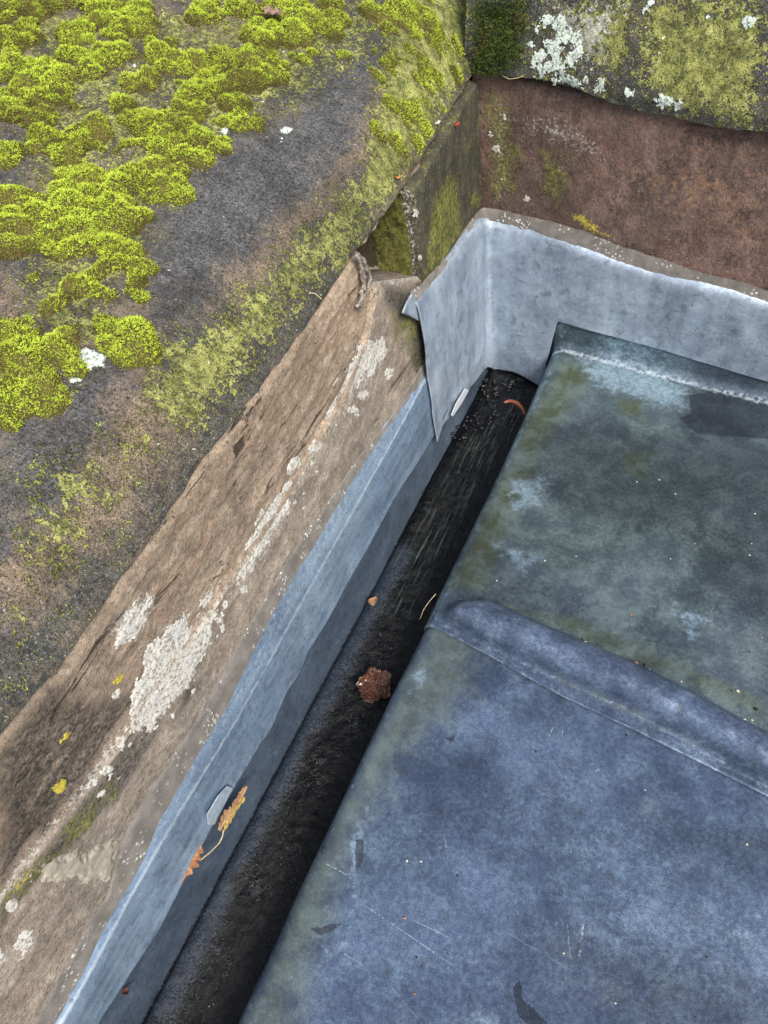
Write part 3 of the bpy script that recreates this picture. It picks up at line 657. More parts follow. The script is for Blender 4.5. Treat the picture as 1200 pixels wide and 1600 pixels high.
def plate(name, poly, x, th, mat, tilt=(0, 0), parent=None, origin=None):
    pts = np.array([on_x(a, b, x) for a, b in poly]); c = pts.mean(0)
    pts[:, 0] += (pts[:, 1]-c[1])*tilt[0]+(pts[:, 2]-c[2])*tilt[1]
    n = len(pts); V = np.concatenate([pts, pts-[th, 0, 0]]); F_ = [list(range(n)), list(range(2*n-1, n-1, -1))]+[[i, i+n, (i+1) % n+n, (i+1) % n] for i in range(n)]
    o = link(name, V, F_, mat, parent, smooth=False)
    bv = o.modifiers.new('bevel', 'BEVEL'); bv.width = .0008; bv.segments = 2; return o
tag(plate('lead_clip', [(355, 1228), (366, 1232), (338, 1290), (326, 1289), (322, 1272), (340, 1242)], XW+.0170, .002, simple('fresh_cut_lead', (.26, .33, .40), (.36, .43, .50), 120, .35), (0, .10)), 'small light grey lead clip folded over the flashing edge beside the tan leaf', 'clip')

# ---- corner and back flashing: one dressed sheet
TL = [(y, z) for y, z in zint([(650, 470), (690, 425), (725, 370), (748, 345)], XW+.012)]
# path parameter q: -(YB-y) on the long wall, s on the back wall
q_top = [(-(1.196-y), z) for y, z in TL]+[on_back(a, b, .006) for a, b in [(762, 342), (800, 350), (850, 362), (900, 381), (960, 403), (1020, 424), (1080, 436), (1140, 450), (1200, 470)]]
q_top += [(1.2, q_top[-1][1]-.05)]
BL = [(-(1.196-y), z) for y, z in zint([(679, 690), (690, 668), (706, 650), (722, 622), (735, 602), (752, 582)], XW+.014)]
q_bot = BL+[on_back(a, b, .012) for a, b in [(768, 575), (800, 580), (822, 587), (848, 599)]]
q_bot2 = [on_back(a, b, .008) for a, b in [(873, 498), (960, 522), (1040, 545), (1120, 570), (1200, 592)]]; q_bot2 += [(1.2, q_bot2[-1][1]-.01)]
q0 = BL[0][0]; sE = q_bot[-1][0]; s2 = q_bot2[0][0]
def corner_pos(q, off):       # rounded inner corner of radius .03
    r = .034; x0 = XW+off; q = np.asarray(q, float)
    c = np.array([x0+r, 1.196-r])
    out = np.zeros(q.shape+(2,))
    a = q < -r; b = q > r; m = ~(a | b)
    out[a] = np.stack([np.full(a.sum(), x0) if np.ndim(off) == 0 else x0[a], 1.196+q[a]], -1)
    pb = B0+BDIR*q[b][:, None]+BN*off; out[b] = pb[:, :2]
    th = (q[m]+r)/(2*r)*(math.pi/2); P0 = np.array([x0, 1.196-r]); 
    P1 = (B0+BDIR*r+BN*off)[:2]; Cc = np.array([x0, (B0+BN*off)[1]])
    t = ((q[m]+r)/(2*r))[:, None]; out[m] = (1-t)**2*P0+2*t*(1-t)*Cc+t**2*P1
    return out
def sheet(qs, top, bot, rows, off=.011, curl=None):
    T = np.linspace(0, 1, rows); out = np.zeros((len(qs), rows, 3)); P2 = corner_pos(qs, off); Pb = corner_pos(qs, 0.)
    nrm = P2-Pb; nrm /= np.linalg.norm(nrm, axis=1)[:, None]+1e-9
    for k, t in enumerate(T):
        z = top+(bot-top)*t
        u = fbm(P3(qs, z*0, z), 8, 3, 311)*.013+fbm(P3(qs, z*0, z), 34, 2, 312)*.0022*min(1, t*3)
        lip = -.010*math.exp(-t/.03)        # top edge turned into the wall
        c = (curl(qs, t) if curl is not None else 0)
        out[:, k, :2] = P2+nrm*(u+lip+c)[:, None]; out[:, k, 2] = z
    return out
qa = np.arange(q0, sE, .0027); ta = interp(qa, q_top); ba = interp(qa, q_bot)
sa = sheet(qa, ta, ba, 100, .014, lambda q, t: .006*np.exp(-(q-q0)/.03)*t+.010*sst(t, .7, 1)*np.exp(-((q-sE)/.05)**2))
qb = np.arange(sE, 1.0, .0035); tb_ = interp(qb, q_top); bb = interp(qb, q_bot2)
# the sheet narrows where it passes the roof edge
bb = np.where(qb < s2, interp(qb, [(sE, q_bot[-1][1]), (sE+.3*(s2-sE), q_bot[-1][1]+.07), (sE+.7*(s2-sE), q_bot2[0][1]-.05), (s2, q_bot2[0][1])]), bb)
sb_ = sheet(qb, tb_, bb, 100, .014, lambda q, t: 0*q)
Vs = np.concatenate([sa, sb_[1:]], 0); nq = len(Vs)
qq = np.concatenate([qa, qb[1:]]); TT = np.linspace(0, 1, 100)[None]+0*Vs[..., 0]
ztop = interp(qq, q_top)[:, None]
wh = (.5+.8*fbm(P3(qq, qq*0), 14, 3, 330))[:, None]*np.exp(-((ztop-Vs[..., 2]-.008)/.006)**2)+.35*np.exp(-((qq[:, None])/.05)**2)*sst(TT, .2, .6)*(1-sst(TT, .8, .97))  # painted highlight on the turned top edge, lighter tone down the corner fold
botz = Vs[:, -1:, 2]; wh = np.maximum(wh, .7*np.exp(-((Vs[..., 2]-botz)/.0025)**2)*(qq[:, None] > 0))
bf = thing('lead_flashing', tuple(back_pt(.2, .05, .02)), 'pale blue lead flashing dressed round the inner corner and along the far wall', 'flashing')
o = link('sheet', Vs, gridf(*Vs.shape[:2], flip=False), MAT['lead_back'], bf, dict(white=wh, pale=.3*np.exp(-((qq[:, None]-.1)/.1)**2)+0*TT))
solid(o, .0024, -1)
# the folded ear at its near upper end
ear = np.array([on_x(655, 462, XW+.004), on_x(641, 458, XW+.010), on_x(628, 489, XW+.014), on_x(655, 503, XW+.016), on_x(672, 500, XW+.018), on_x(690, 478, XW+.016), on_x(668, 486, XW+.008)])
def fan(pts, k=8):
    c = pts.mean(0); v = [c]+list(pts); return np.array(v), np.array([[0, i+1, (i+1) % len(pts)+1] for i in range(len(pts))])
g1 = [on_x(a, b, XW+.013) for a, b in [(643, 458), (634, 474), (628, 489)]]; g2 = [on_x(a, b, XW+.008) for a, b in [(650, 468), (645, 482), (642, 495)]]
g3 = [on_x(a, b, XW+.009) for a, b in [(660, 477), (655, 487), (655, 502)]]; g4 = [on_x(a, b, XW+.014) for a, b in [(680, 473), (674, 484), (668, 500)]]
E0 = np.array([g1, g2, g3, g4]); 
def refine(G, n, m):
    G = np.array([spline(r, m) for r in G]); G = np.array([spline(G[:, j], n) for j in range(m)]).transpose(1, 0, 2); return G
Eg = refine(E0, 16, 10); o = link('folded_ear', Eg, gridf(16, 10), MAT['lead_back'], bf, dict(white=.6+0*Eg[..., 0])); solid(o, .002, 0)
# white lead clip below it
tag(plate('lead_clip', [(727, 607), (733, 610), (722, 630), (708, 651), (705, 649), (714, 628)], XW+.0245, .0015, simple('bright_cut_lead', (.42, .47, .52), (.6, .64, .68), 200, .4), (0, 0)), 'thin white sliver of lead clip under the pointed corner flashing', 'clip')
# mortar above the corner flashing
qm = np.arange(q0-.002, 1.0, .003); lo = interp(qm, q_top)-.004
MQ = [(-(1.196-y), z) for y, z in zint([(640, 455), (655, 445), (700, 395), (740, 335)], XW+.002)]+[on_back(a, b) for a, b in [(757, 322), (800, 330), (860, 343), (920, 362), (970, 382), (1030, 402), (1100, 425), (1160, 438), (1200, 452)]]
MQ += [(1.2, MQ[-1][1]-.05)]
hi = interp(qm, MQ)+fbm(P3(qm, qm*0), 50, 3, 321)*.004
def corner_sharp(q, off):
    q = np.asarray(q); return np.where((q < 0)[:, None], np.stack([XW+off+0*q, 1.196+q], -1), (B0+BDIR*q[:, None]+BN*off)[:, :2])
rowsm = []
for t in np.linspace(0, 1, 14):
    z = lo+(hi-lo)*t; off = .0095-.006*t+fbm(P3(qm, z*0, z), 60, 3, 322)*.004; Pp = corner_pos(qm, 0.)*(1-t*.6)+corner_sharp(qm, 0.)*(t*.6); Pn = corner_pos(qm, .01)-corner_pos(qm, 0.); Pn /= np.linalg.norm(Pn, axis=1)[:, None]
    rowsm.append(np.concatenate([Pp+Pn*off[:, None], z[:, None]], 1))
tag(link('mortar_fillet', np.stack(rowsm, 1), gridf(len(qm), 14, flip=True), MAT['mortar'], None), 'grey mortar fillet along the top edge of the corner and far wall flashing', 'mortar')

# ---- roof bays
XE = -.322
def eave_prof():              # (x, z) from down in the gutter over the rounded nosing; then the flat
    pts = [(XE, -.135), (XE, -.10), (XE-.001, -.06), (XE, -.030)]
    for k in range(1, 11):
        a = math.pi-k*(math.pi/2)/10; pts.append((XE+.024+.024*math.cos(a), -.024+.024*math.sin(a)))
    x = pts[-1][0]
    while x < 1.0:
        x += .0038; pts.append((x, 0.))
    return np.array(pts)
EP = eave_prof()
LAP = [on_z(a, b, .004)[:2] for a, b in [(690, 985), (763, 1023), (820, 1056), (881, 1089), (950, 1122), (1012, 1150), (1110, 1198), (1200, 1243)]]
LAP = [(-.34, LAP[0][1]+.004)]+[tuple(q) for q in LAP]; LAP += [(1.1, LAP[-1][1]-.13)]
# crest line of the roll from its far silhouette
CRS = [on_z(a, b, .034)[:2] for a, b in [(700, 938), (760, 947), (830, 980), (900, 1010), (1000, 1052), (1100, 1103), (1200, 1157)]]
def roll_h(x, y):
    lap = interp(x, LAP); crest = interp(x, [(p[0], p[1]-.012) for p in CRS]+[(1.1, CRS[-1][1]-.012-.125), (-.34, CRS[0][1]-.020)])
    hw = np.clip(crest-lap-.014, .018, .034)
    d = (y-crest)/hw
    up = sst(x, -.300, -.262)
    r = np.sqrt(np.clip(1-np.clip(d, -1, 1)**2, 0, 1)); r = r**.9
    sk = np.exp(-np.clip(np.abs(d)-.85, 0, 9)**2/.06)*.10
    return .041*up*np.maximum(r, sk*.35)*(1+.03*np.sin(x*40)+.12*fbm(P3(x, y), 22, 3, 410))+.004*(1-up)*np.exp(-(d*1.3)**2)*sst(x, -.325, -.30)
def und_(x, y, seed): return fbm(P3(x, y), 4, 3, seed)*.010+fbm(P3(x, y), 14, 3, seed+1)*.003
def bay(kind):
    nx = len(EP); X0 = EP[:, 0]; Z0 = EP[:, 1]
    if kind == 'upper':
        lap = interp(X0, LAP); yb = (B0+BDIR*((X0-B0[0])/BDIR[0])[:, None])[:, 1]-.012
        m = 205; t = np.linspace(0, 1, m); Yg = lap[:, None]+(yb-.020-lap)[:, None]*t[None]
        Xg = np.repeat(X0[:, None], m, 1); Zg = Z0[:, None]+0*Yg
        flat = sst(Xg, XE+.002, XE+.03)
        Zg = Zg+(und_(Xg, Yg, 401)+.002)*flat+roll_h(Xg, Yg)*sst(Xg, XE-.001, XE+.02)
        Zg = Zg+.0035*sst(Yg, yb[:, None]-.07, yb[:, None]-.02)*flat
        # upstand
        ex = []
        for k in range(1, 9):
            a = k*(math.pi/2)/8; ex.append((.020*math.sin(a), .020*(1-math.cos(a))))
        ex += [(.0205, .05), (.021, .085)]
        for dy, dz in ex:
            Yg = np.concatenate([Yg, (yb-.020+dy)[:, None]], 1); Xg = np.concatenate([Xg, X0[:, None]], 1); Zg = np.concatenate([Zg, Zg[:, m-1:m]+dz], 1)
    else:
        lap = interp(X0, LAP)+.030; m = 300; y0 = -.55; t = np.linspace(0, 1, m)
        Yg = y0+(lap-y0)[:, None]*t[None]; Xg = np.repeat(X0[:, None], m, 1); Zg = Z0[:, None]+0*Yg
        flat = sst(Xg, XE+.002, XE+.03); Zg = Zg-.0042+und_(Xg, Yg, 401)*flat; Xg = Xg+.0035*(1-flat)
    ew = fbm(P3(Yg, Yg*0), 6, 3, 405)*.012*(1-sst(Xg, XE, XE+.06)); Xg = Xg+ew
    # little pits and dents
    return Xg, Yg, Zg, m
def zm(polys, X, Y, s): return np.max([soft([tuple(on_z(p, q)[:2]) for p, q in P], X, Y, s) for P in polys], 0)
X_, Y_, Z_, m_ = bay('upper')
gA = zm([[(690, 920), (720, 850), (800, 690), (850, 600), (880, 560), (940, 580), (860, 700), (800, 830), (760, 940), (1200, 1130), (1200, 1090), (900, 960), (830, 950)]], X_, Y_, .03)*.9
gA = np.maximum(gA, zm([[(960, 620), (1010, 620), (1010, 660), (960, 650)], [(970, 700), (1030, 700), (1010, 760), (970, 740)], [(810, 640), (860, 620), (850, 720), (790, 740)]], X_, Y_, .02)*.85)
gA = np.maximum(gA, .42)
pA = zm([[(900, 560), (960, 555), (1030, 580), (1080, 610), (1075, 640), (1040, 640), (980, 620), (920, 600)], [(800, 750), (860, 740), (850, 790), (800, 800)], [(770, 850), (850, 870), (820, 900)], [(1050, 950), (1120, 960), (1080, 1000)]], X_, Y_, .03)*.8
tA = zm([[(860, 560), (1060, 570), (1040, 660), (900, 650)], [(780, 760), (1000, 840), (1100, 900), (1000, 940), (800, 880)], [(1040, 940), (1200, 1000), (1200, 1050), (1060, 1010)]], X_, Y_, .04)-zm([[(850, 680), (960, 660), (1100, 700), (1180, 800), (1000, 800), (860, 760)], [(1100, 660), (1260, 700), (1260, 1000), (1150, 900)]], X_, Y_, .05)
dA = zm([[(1075, 618), (1120, 612), (1200, 630), (1260, 650), (1230, 690), (1130, 680), (1090, 678), (1060, 652), (1080, 645)]], X_, Y_, .006)
flatA = sst(X_, XE+.01, XE+.04)
pA = np.maximum(pA, .45*np.exp(-((X_-XE-.012)/.012)**2))  # highlight on the rounded nosing put into the colour
yn = np.arange(Y_.shape[1])[None]+0*X_; up_ = (yn >= m_)
gA = np.where(up_, .1, gA); wA = np.where(up_, .1, 0)+.5*np.exp(-((yn-m_)/2.0)**2)
rh = roll_h(X_, Y_); gA = gA*(1-.85*sst(rh, .006, .02)); gA = np.where(Y_ < interp(X_, LAP)+.02, gA*.35, gA); pA = np.maximum(pA, .5*np.exp(-((yn)/1.5)**2))
ub = thing('lead_roof_sheet', (.1, .85, -.1), 'upper lead roof sheet stained green and grey, with a rounded roll along its lower side', 'roof sheet', 'lead sheets of the roof')
cut = 0
# split into sheet and roll parts
lapI = np.argmax(Y_ > (interp(X_[:, 0], [(p[0], p[1]+.022) for p in CRS]+[(1.1, .38), (-.34, .575)]))[:, None], 1); kc = int(np.median(lapI))
# re-grid so that the split falls on one row everywhere: use the crest-offset row index per column
def split_faces(cond):
    c = cond[:-1, :-1].reshape(-1); return c
f_all = gridf(*X_.shape); Vu = np.stack([X_, Y_, Z_], -1)
Lr = interp(X_, [(p[0], p[1]+.020) for p in CRS]+[(1.1, .38), (-.34, .56)])
isroll = ((Y_ < Lr) & (X_ > -.312))[:-1, :-1].reshape(-1)
def sub(name, mask_, mat, parent, attrs, th=.003):
    f = f_all[mask_]; used = np.unique(f); mp = -np.ones(X_.size, int); mp[used] = np.arange(len(used))
    o = link(name, Vu.reshape(-1, 3)[used], mp[f], mat, parent, {k: np.asarray(v).reshape(-1)[used] for k, v in attrs.items()}); return o
atU = dict(tone=tA, green=gA, pale=pA, dark=dA, white=wA)
solid(sub('sheet', ~isroll, MAT['lead_upper'], ub, atU), .003)
MAT['lead_roll'] = lead('violet_roll_lead', (.070, .102, .165), (.050, .074, .118), (.20, .27, .38), .8, green=(.075, .085, .05))
solid(sub('roll', isroll, MAT['lead_roll'], ub, atU), .003)
X_, Y_, Z_, m_ = bay('lower')
def S(a, b, wd=.0008, st=.8):
    p, q = on_z(*a), on_z(*b); return ((p[0]-.1, p[1]-.0), (q[0]-.1, q[1]-.0), wd, st)
gB = zm([[(370, 1600), (480, 1330), (600, 1090), (680, 935), (760, 990), (740, 1080), (640, 1180), (560, 1300), (500, 1480), (440, 1640), (360, 1640)]], X_, Y_, .04)*.85
gB = np.maximum(gB, zm([[(640, 1020), (720, 1010), (720, 1090), (660, 1110)]], X_, Y_, .03)*.95)
gB = np.maximum(gB, zm([[(900, 1180), (960, 1220), (1200, 1300), (1200, 1400), (1050, 1330)], [(850, 1450), (1000, 1500), (1200, 1480), (1200, 1640), (900, 1640)]], X_, Y_, .06)*.34)
pB = zm([[(640, 1040), (672, 1035), (668, 1080), (640, 1090)], [(500, 1480), (540, 1470), (550, 1390), (562, 1400), (550, 1480), (510, 1500)], [(545, 1300), (575, 1260), (560, 1400), (548, 1390)], [(725, 1580), (780, 1570), (790, 1620), (730, 1620)]], X_, Y_, .010)*.62
pB = np.maximum(pB, zm([[(850, 1300), (960, 1290), (980, 1360), (870, 1360)], [(1100, 1430), (1200, 1430), (1200, 1500), (1120, 1480)], [(880, 1430), (1000, 1420), (1000, 1500), (900, 1490)]], X_, Y_, .05)*.45)
dB = zm([[(553, 1310), (572, 1302), (566, 1350), (552, 1388)], [(480, 1450), (530, 1440), (545, 1420), (535, 1445), (500, 1462)], [(800, 1540), (815, 1520), (818, 1560), (860, 1600), (830, 1620), (810, 1590)], [(690, 1150), (712, 1145), (708, 1165)], [(905, 975), (900, 960), (910, 965)]], X_, Y_, .006)*.8
tB = zm([[(540, 1350), (640, 1300), (760, 1420), (600, 1480), (500, 1500)], [(850, 1300), (960, 1290), (1200, 1440), (1200, 1520), (980, 1440)], [(700, 1130), (860, 1100), (1000, 1200), (860, 1240)]], X_, Y_, .05)-zm([[(620, 1180), (760, 1200), (760, 1260), (620, 1280)], [(1000, 1260), (1200, 1300), (1200, 1400), (1060, 1350)], [(830, 1480), (1000, 1500), (1200, 1560), (1200, 1660), (800, 1660)], [(760, 1060), (1200, 1260), (1200, 1290), (760, 1090)]], X_, Y_, .05)
wB = .25*np.exp(-((X_-XE-.010)/.010)**2)  # painted highlight along the lower sheet's nosing
lb = thing('lead_roof_sheet', (.1, 0., -.1), 'lower violet-blue lead roof sheet with fine scratches, filling the bottom right', 'roof sheet', 'lead sheets of the roof')
MAT['lead_roof'] = lead('scratched_violet_lead', (.072, .106, .178), (.056, .082, .130), (.175, .25, .35), .65, green=(.070, .088, .062),
    scratches=[S((505, 1347), (545, 1368)), S((560, 1408), (718, 1515), .0007, .6), S((640, 1435), (712, 1470), .0007, .5), S((912, 1440), (905, 1500), .0022, .6), S((858, 1150), (864, 1135), .0007), S((878, 1150), (880, 1135), .0007), S((930, 1205), (936, 1200), .0007), S((520, 1480), (570, 1510), .0007, .5), S((690, 1270), (700, 1350), .0007, .35), S((780, 1450), (900, 1520), .0006, .35), S((886, 1440), (892, 1500), .0012, .4), S((600, 1530), (660, 1600), .0007, .35)])
o = link('sheet', np.stack([X_, Y_, Z_], -1), gridf(*X_.shape), MAT['lead_roof'], lb, dict(tone=tB, green=gB, pale=pB, dark=dB, white=wB)); solid(o, .003)
lb.location = (.1, 0, -.1)

# ---- gutter
def floor_z(A, B):
    zf = -.120-.010*np.exp(-((A+.478)/.006)**2)+.005*np.exp(-((A+.458)/.018)**2)-.003*sst(A, -.40, -.34)
    return zf+fbm(P3(A, B*.4), 12, 3, 501)*.008+fbm(P3(A, B), 70, 4, 502)*.0040+fbm(P3(A, B), 200, 2, 503)*.0008
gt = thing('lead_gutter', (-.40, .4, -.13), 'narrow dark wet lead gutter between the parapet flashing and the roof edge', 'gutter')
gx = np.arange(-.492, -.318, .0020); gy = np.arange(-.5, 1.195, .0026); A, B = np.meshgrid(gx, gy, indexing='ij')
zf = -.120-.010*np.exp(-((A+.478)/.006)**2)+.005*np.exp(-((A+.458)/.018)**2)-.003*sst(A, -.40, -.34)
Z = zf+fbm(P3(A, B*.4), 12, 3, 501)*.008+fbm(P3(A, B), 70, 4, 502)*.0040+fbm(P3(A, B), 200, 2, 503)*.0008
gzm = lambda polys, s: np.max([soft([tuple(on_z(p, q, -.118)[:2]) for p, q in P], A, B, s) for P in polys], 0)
pg = gzm([[(215, 1600), (330, 1370), (470, 1110), (560, 930), (620, 840), (650, 860), (580, 990), (450, 1240), (350, 1440), (270, 1600)]], .020)*.8  # bluish sheen of the left bulge painted in as a paler colour
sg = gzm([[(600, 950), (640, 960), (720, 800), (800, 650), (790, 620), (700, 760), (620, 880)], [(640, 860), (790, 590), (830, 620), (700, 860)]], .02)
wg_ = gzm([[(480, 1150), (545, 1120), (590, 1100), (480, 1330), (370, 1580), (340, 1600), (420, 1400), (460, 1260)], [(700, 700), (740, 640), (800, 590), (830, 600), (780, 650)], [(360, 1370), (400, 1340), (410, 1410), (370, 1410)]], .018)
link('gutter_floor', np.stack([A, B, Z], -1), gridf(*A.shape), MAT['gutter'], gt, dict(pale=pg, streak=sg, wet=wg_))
uz = np.linspace(-.135, .12, 50); A, B = np.meshgrid(np.arange(-.5, 1.195, .004), uz, indexing='ij')
Xu = XW+.0035+fbm(P3(A, B), 10, 3, 505)*.004+.004*sst(B, -.09, -.135)
link('upstand', np.stack([Xu, A, B], -1), gridf(*A.shape), MAT['lead_up'], gt, dict(white=0*A))
A, B = np.meshgrid(np.arange(-.02, .20, .004), np.linspace(-.135, .08, 50), indexing='ij')
link('end_upstand', B0+BDIR*A[..., None]+BN*.006+np.array([0, 0, 1])*B[..., None], gridf(*A.shape, flip=True), MAT['lead_up'], gt)

# ================================================================== MOSS
def blades(P, Nn, L, W, tint, per=3, seed=0, spread=.6):
    r = np.random.default_rng(seed); n = len(P); Vs, Fs, tip, tn = [], [], [], []
    for k in range(per):
        d = Nn+r.normal(0, spread, (n, 3)); d /= np.linalg.norm(d, axis=1)[:, None]
        a = np.cross(d, r.normal(0, 1, (n, 3))); a /= np.linalg.norm(a, axis=1)[:, None]
        l = (L*r.uniform(.6, 1.3, n))[:, None]; w_ = (W*r.uniform(.7, 1.3, n))[:, None]
        b = P-Nn*l*.2
        Vs.append(np.stack([b-a*w_*.5, b+d*l*.6-a*w_*.45, b+d*l, b+d*l*.6+a*w_*.45], 1)); 
        tip.append(np.tile([0, .55, 1, .55], (n, 1))); tn.append(np.repeat(tint[:, None], 4, 1))
    V = np.concatenate(Vs).reshape(-1, 3); F_ = np.arange(len(V)).reshape(-1, 4)
    return V, F_, np.concatenate(tip).ravel(), np.concatenate(tn).ravel()
# thick cushions: (px, py, radius px, height mm)
CUSH = [(205, 535, 36, 20), (166, 508, 15, 9), (345, 232, 14, 8), (195, 345, 38, 22), (235, 285, 34, 18), (190, 295, 28, 16), (255, 235, 22, 12), (160, 300, 24, 14),
 (330, 165, 46, 22), (290, 195, 44, 20), (260, 205, 30, 16), (350, 130, 26, 15), (240, 190, 24, 14), (385, 190, 26, 10), (420, 112, 32, 18), (355, 88, 20, 12), (460, 65, 34, 18), (420, 70, 20, 12), (480, 40, 22, 12), (390, 62, 14, 9),
 (205, 50, 28, 15), (155, 25, 24, 14), (180, 85, 26, 10), (120, 60, 24, 12), (270, 80, 34, 12), (255, 105, 24, 12), (300, 100, 24, 12), (150, 118, 22, 12), (62, 138, 30, 16), (80, 120, 20, 12), (60, 195, 28, 12), (85, 215, 22, 20), (80, 235, 18, 20), (120, 208, 24, 12), (150, 208, 20, 12),
 (30, 350, 42, 20), (60, 330, 34, 18), (90, 350, 34, 16), (10, 330, 34, 18), (120, 330, 30, 14), (115, 260, 26, 12), (130, 300, 22, 12), (90, 390, 34, 14), (150, 400, 34, 14), (30, 385, 34, 14), (190, 390, 30, 12), (120, 440, 28, 14), (100, 465, 30, 14), (60, 380, 28, 12), (220, 420, 26, 9), (170, 430, 26, 12), (140, 460, 20, 12),
 (30, 570, 32, 16), (60, 560, 34, 14), (20, 600, 32, 14), (60, 610, 34, 12), (90, 545, 26, 12), (10, 640, 28, 10), (75, 640, 26, 8), (20, 520, 26, 12), (40, 490, 20, 8), (10, 180, 22, 10), (20, 240, 24, 9), (120, 160, 24, 9), (330, 25, 24, 8), (230, 25, 24, 10), (380, 20, 22, 10), (440, 20, 26, 12), (520, 15, 24, 8), (510, 40, 20, 7), (300, 130, 24, 12), (210, 130, 20, 9), (30, 60, 26, 9), (10, 20, 26, 9), (80, 20, 20, 8), (640, 15, 26, 9), (620, 40, 20, 6), (680, 40, 22, 7), (185, 165, 22, 9), (225, 235, 18, 8), (10, 110, 28, 10), (40, 100, 26, 10), (300, 240, 18, 6), (270, 300, 18, 6), (310, 30, 16, 7)]
CP = []
_r = random.Random(12)
for k in range(46):
    t_ = _r.random(); CUSH.append((_r.uniform(600, 728)-t_*30, t_*235, _r.uniform(6, 11), _r.uniform(2, 4)))
for k in range(170):
    cx = _r.uniform(0, 640); cy = _r.uniform(0, 700)
    lim = 640-cx*.95 if cx > 250 else 690-cx*.9
    if cy > lim and not (cx < 260 and cy < 460): continue
    if 250 < cx < 560 and cy > 330-.55*cx+110: continue
    CUSH.append((cx, cy, _r.uniform(7, 20), _r.uniform(5, 11)))
for cx, cy, r, h in CUSH:
    p = at_top(cx, cy); dist = np.linalg.norm(p-CAM); CP.append((p[0], p[1], r*dist/F, h/1000))
gxs = np.arange(-1.42, -.493, .0025); gys = np.arange(-.30, 1.22, .0025)
A, B = np.meshgrid(gxs, gys, indexing='ij'); H = np.full(A.shape, -.02)
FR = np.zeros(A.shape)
_r = np.random.default_rng(21); SUB = []
for (x, y, r, h) in CP:
    n_ = int(2+(r/.014)**2*1.5)
    for k in range(n_):
        a_ = _r.uniform(0, 6.283); q_ = math.sqrt(_r.uniform(0, 1))*.88; rs = _r.uniform(.006, .022)*(1 if r > .014 else .6)
        SUB.append((x+r*q_*math.cos(a_), y+r*q_*math.sin(a_), rs, h*(1-.75*q_**2)*_r.uniform(.55, 1.1)))
for (x, y, r, h) in SUB:
    ix = np.abs(gxs-x) < r; iy = np.abs(gys-y) < r
    if not ix.any() or not iy.any(): continue
    sA = A[np.ix_(ix, iy)]; sB = B[np.ix_(ix, iy)]
    dm = np.sqrt(np.clip(1-((sA-x)**2+(sB-y)**2)/r**2, 0, 1)); cur = H[np.ix_(ix, iy)]
    new = np.where(dm > 0, h*.9*(.2+.8*dm)+r*.85*(dm-.40), -.02); b_ = new > cur
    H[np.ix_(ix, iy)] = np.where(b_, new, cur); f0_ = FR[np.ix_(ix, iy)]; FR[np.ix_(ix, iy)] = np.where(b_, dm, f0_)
# moss also spreads thinly up the hidden side
far = sst(-A, .95, 1.15); H = np.maximum(H, -.02+far*.024)
nz = fbm(P3(A, B), 28, 4, 601); nz2 = fbm(P3(A, B), 75, 3, 602)
H = H+nz*.016+nz2*.008+fbm(P3(A, B), 150, 2, 603)*.004
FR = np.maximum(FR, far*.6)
for cx, cy, rx, ry in [(150, 145, 36, 16), (130, 186, 44, 12), (330, 60, 60, 18), (270, 22, 26, 12), (100, 36, 36, 14), (110, 425, 46, 12), (50, 468, 46, 18), (55, 262, 22, 16), (205, 112, 22, 14), (15, 215, 26, 16), (120, 490, 40, 12), (180, 440, 18, 10), (255, 150, 30, 10), (60, 85, 26, 10), (200, 250, 26, 10)]:
    c_ = at_top(cx, cy); ee = np.array([at_top(*q)[:2] for q in ell(cx, cy, rx, ry, -25, 8)]); H = np.where(sdf(ee, A, B) > -.008, H-.030*np.clip(1+sdf(ee, A, B)/.008, 0, 1), H)
H = H-.0012-.004*np.clip(fbm(P3(A, B), 13, 3, 605)*4, 0, 1)*(1-far)
H[(H < .0010)] = 0
TZ = top_z(A, B)
keep = (H[:-1, :-1] > 0) | (H[1:, 1:] > 0)
gx_, gy_ = np.gradient(TZ+H, .0025); NN = np.stack([-gx_, -gy_, np.ones_like(gx_)], -1); NN /= np.linalg.norm(NN, axis=-1)[..., None]
f = gridf(*A.shape, keep); used = np.unique(f); mp = -np.ones(A.size, int); mp[used] = np.arange(len(used))
vm = np.stack([A, B, TZ+H*.82-.001], -1).reshape(-1, 3)[used]
r = np.random.default_rng(5)
idx = np.argwhere(H > 0); wts = np.minimum(1/np.clip(NN[..., 2][H > 0], .2, 1), 3.5); wts /= wts.sum()
pick = idx[r.choice(len(idx), 170000, p=wts)]
jit = r.uniform(-.5, .5, (len(pick), 2))*.0025
Px = A[pick[:, 0], pick[:, 1]]+jit[:, 0]; Py = B[pick[:, 0], pick[:, 1]]+jit[:, 1]
hh = H[pick[:, 0], pick[:, 1]]
Pz_ = TZ[pick[:, 0], pick[:, 1]]+hh*.82
tint = np.clip(.42+1.6*fbm(P3(Px, Py), 14, 3, 610)+1.6*fbm(P3(Px, Py), 75, 3, 611)+(FR[pick[:, 0], pick[:, 1]]-.66)*2.0, 0, 1)  # crevice shade painted into the tint, together with older brown moss
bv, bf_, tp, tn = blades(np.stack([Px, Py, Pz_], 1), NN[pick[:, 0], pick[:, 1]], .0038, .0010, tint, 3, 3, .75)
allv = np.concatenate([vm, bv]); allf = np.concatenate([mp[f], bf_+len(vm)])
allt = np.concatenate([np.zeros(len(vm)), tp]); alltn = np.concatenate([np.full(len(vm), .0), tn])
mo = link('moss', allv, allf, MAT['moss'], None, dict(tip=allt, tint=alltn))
tag(mo, 'bright yellow-green cushion moss spread over the top of the long coping, upper left', 'moss', kind='stuff')
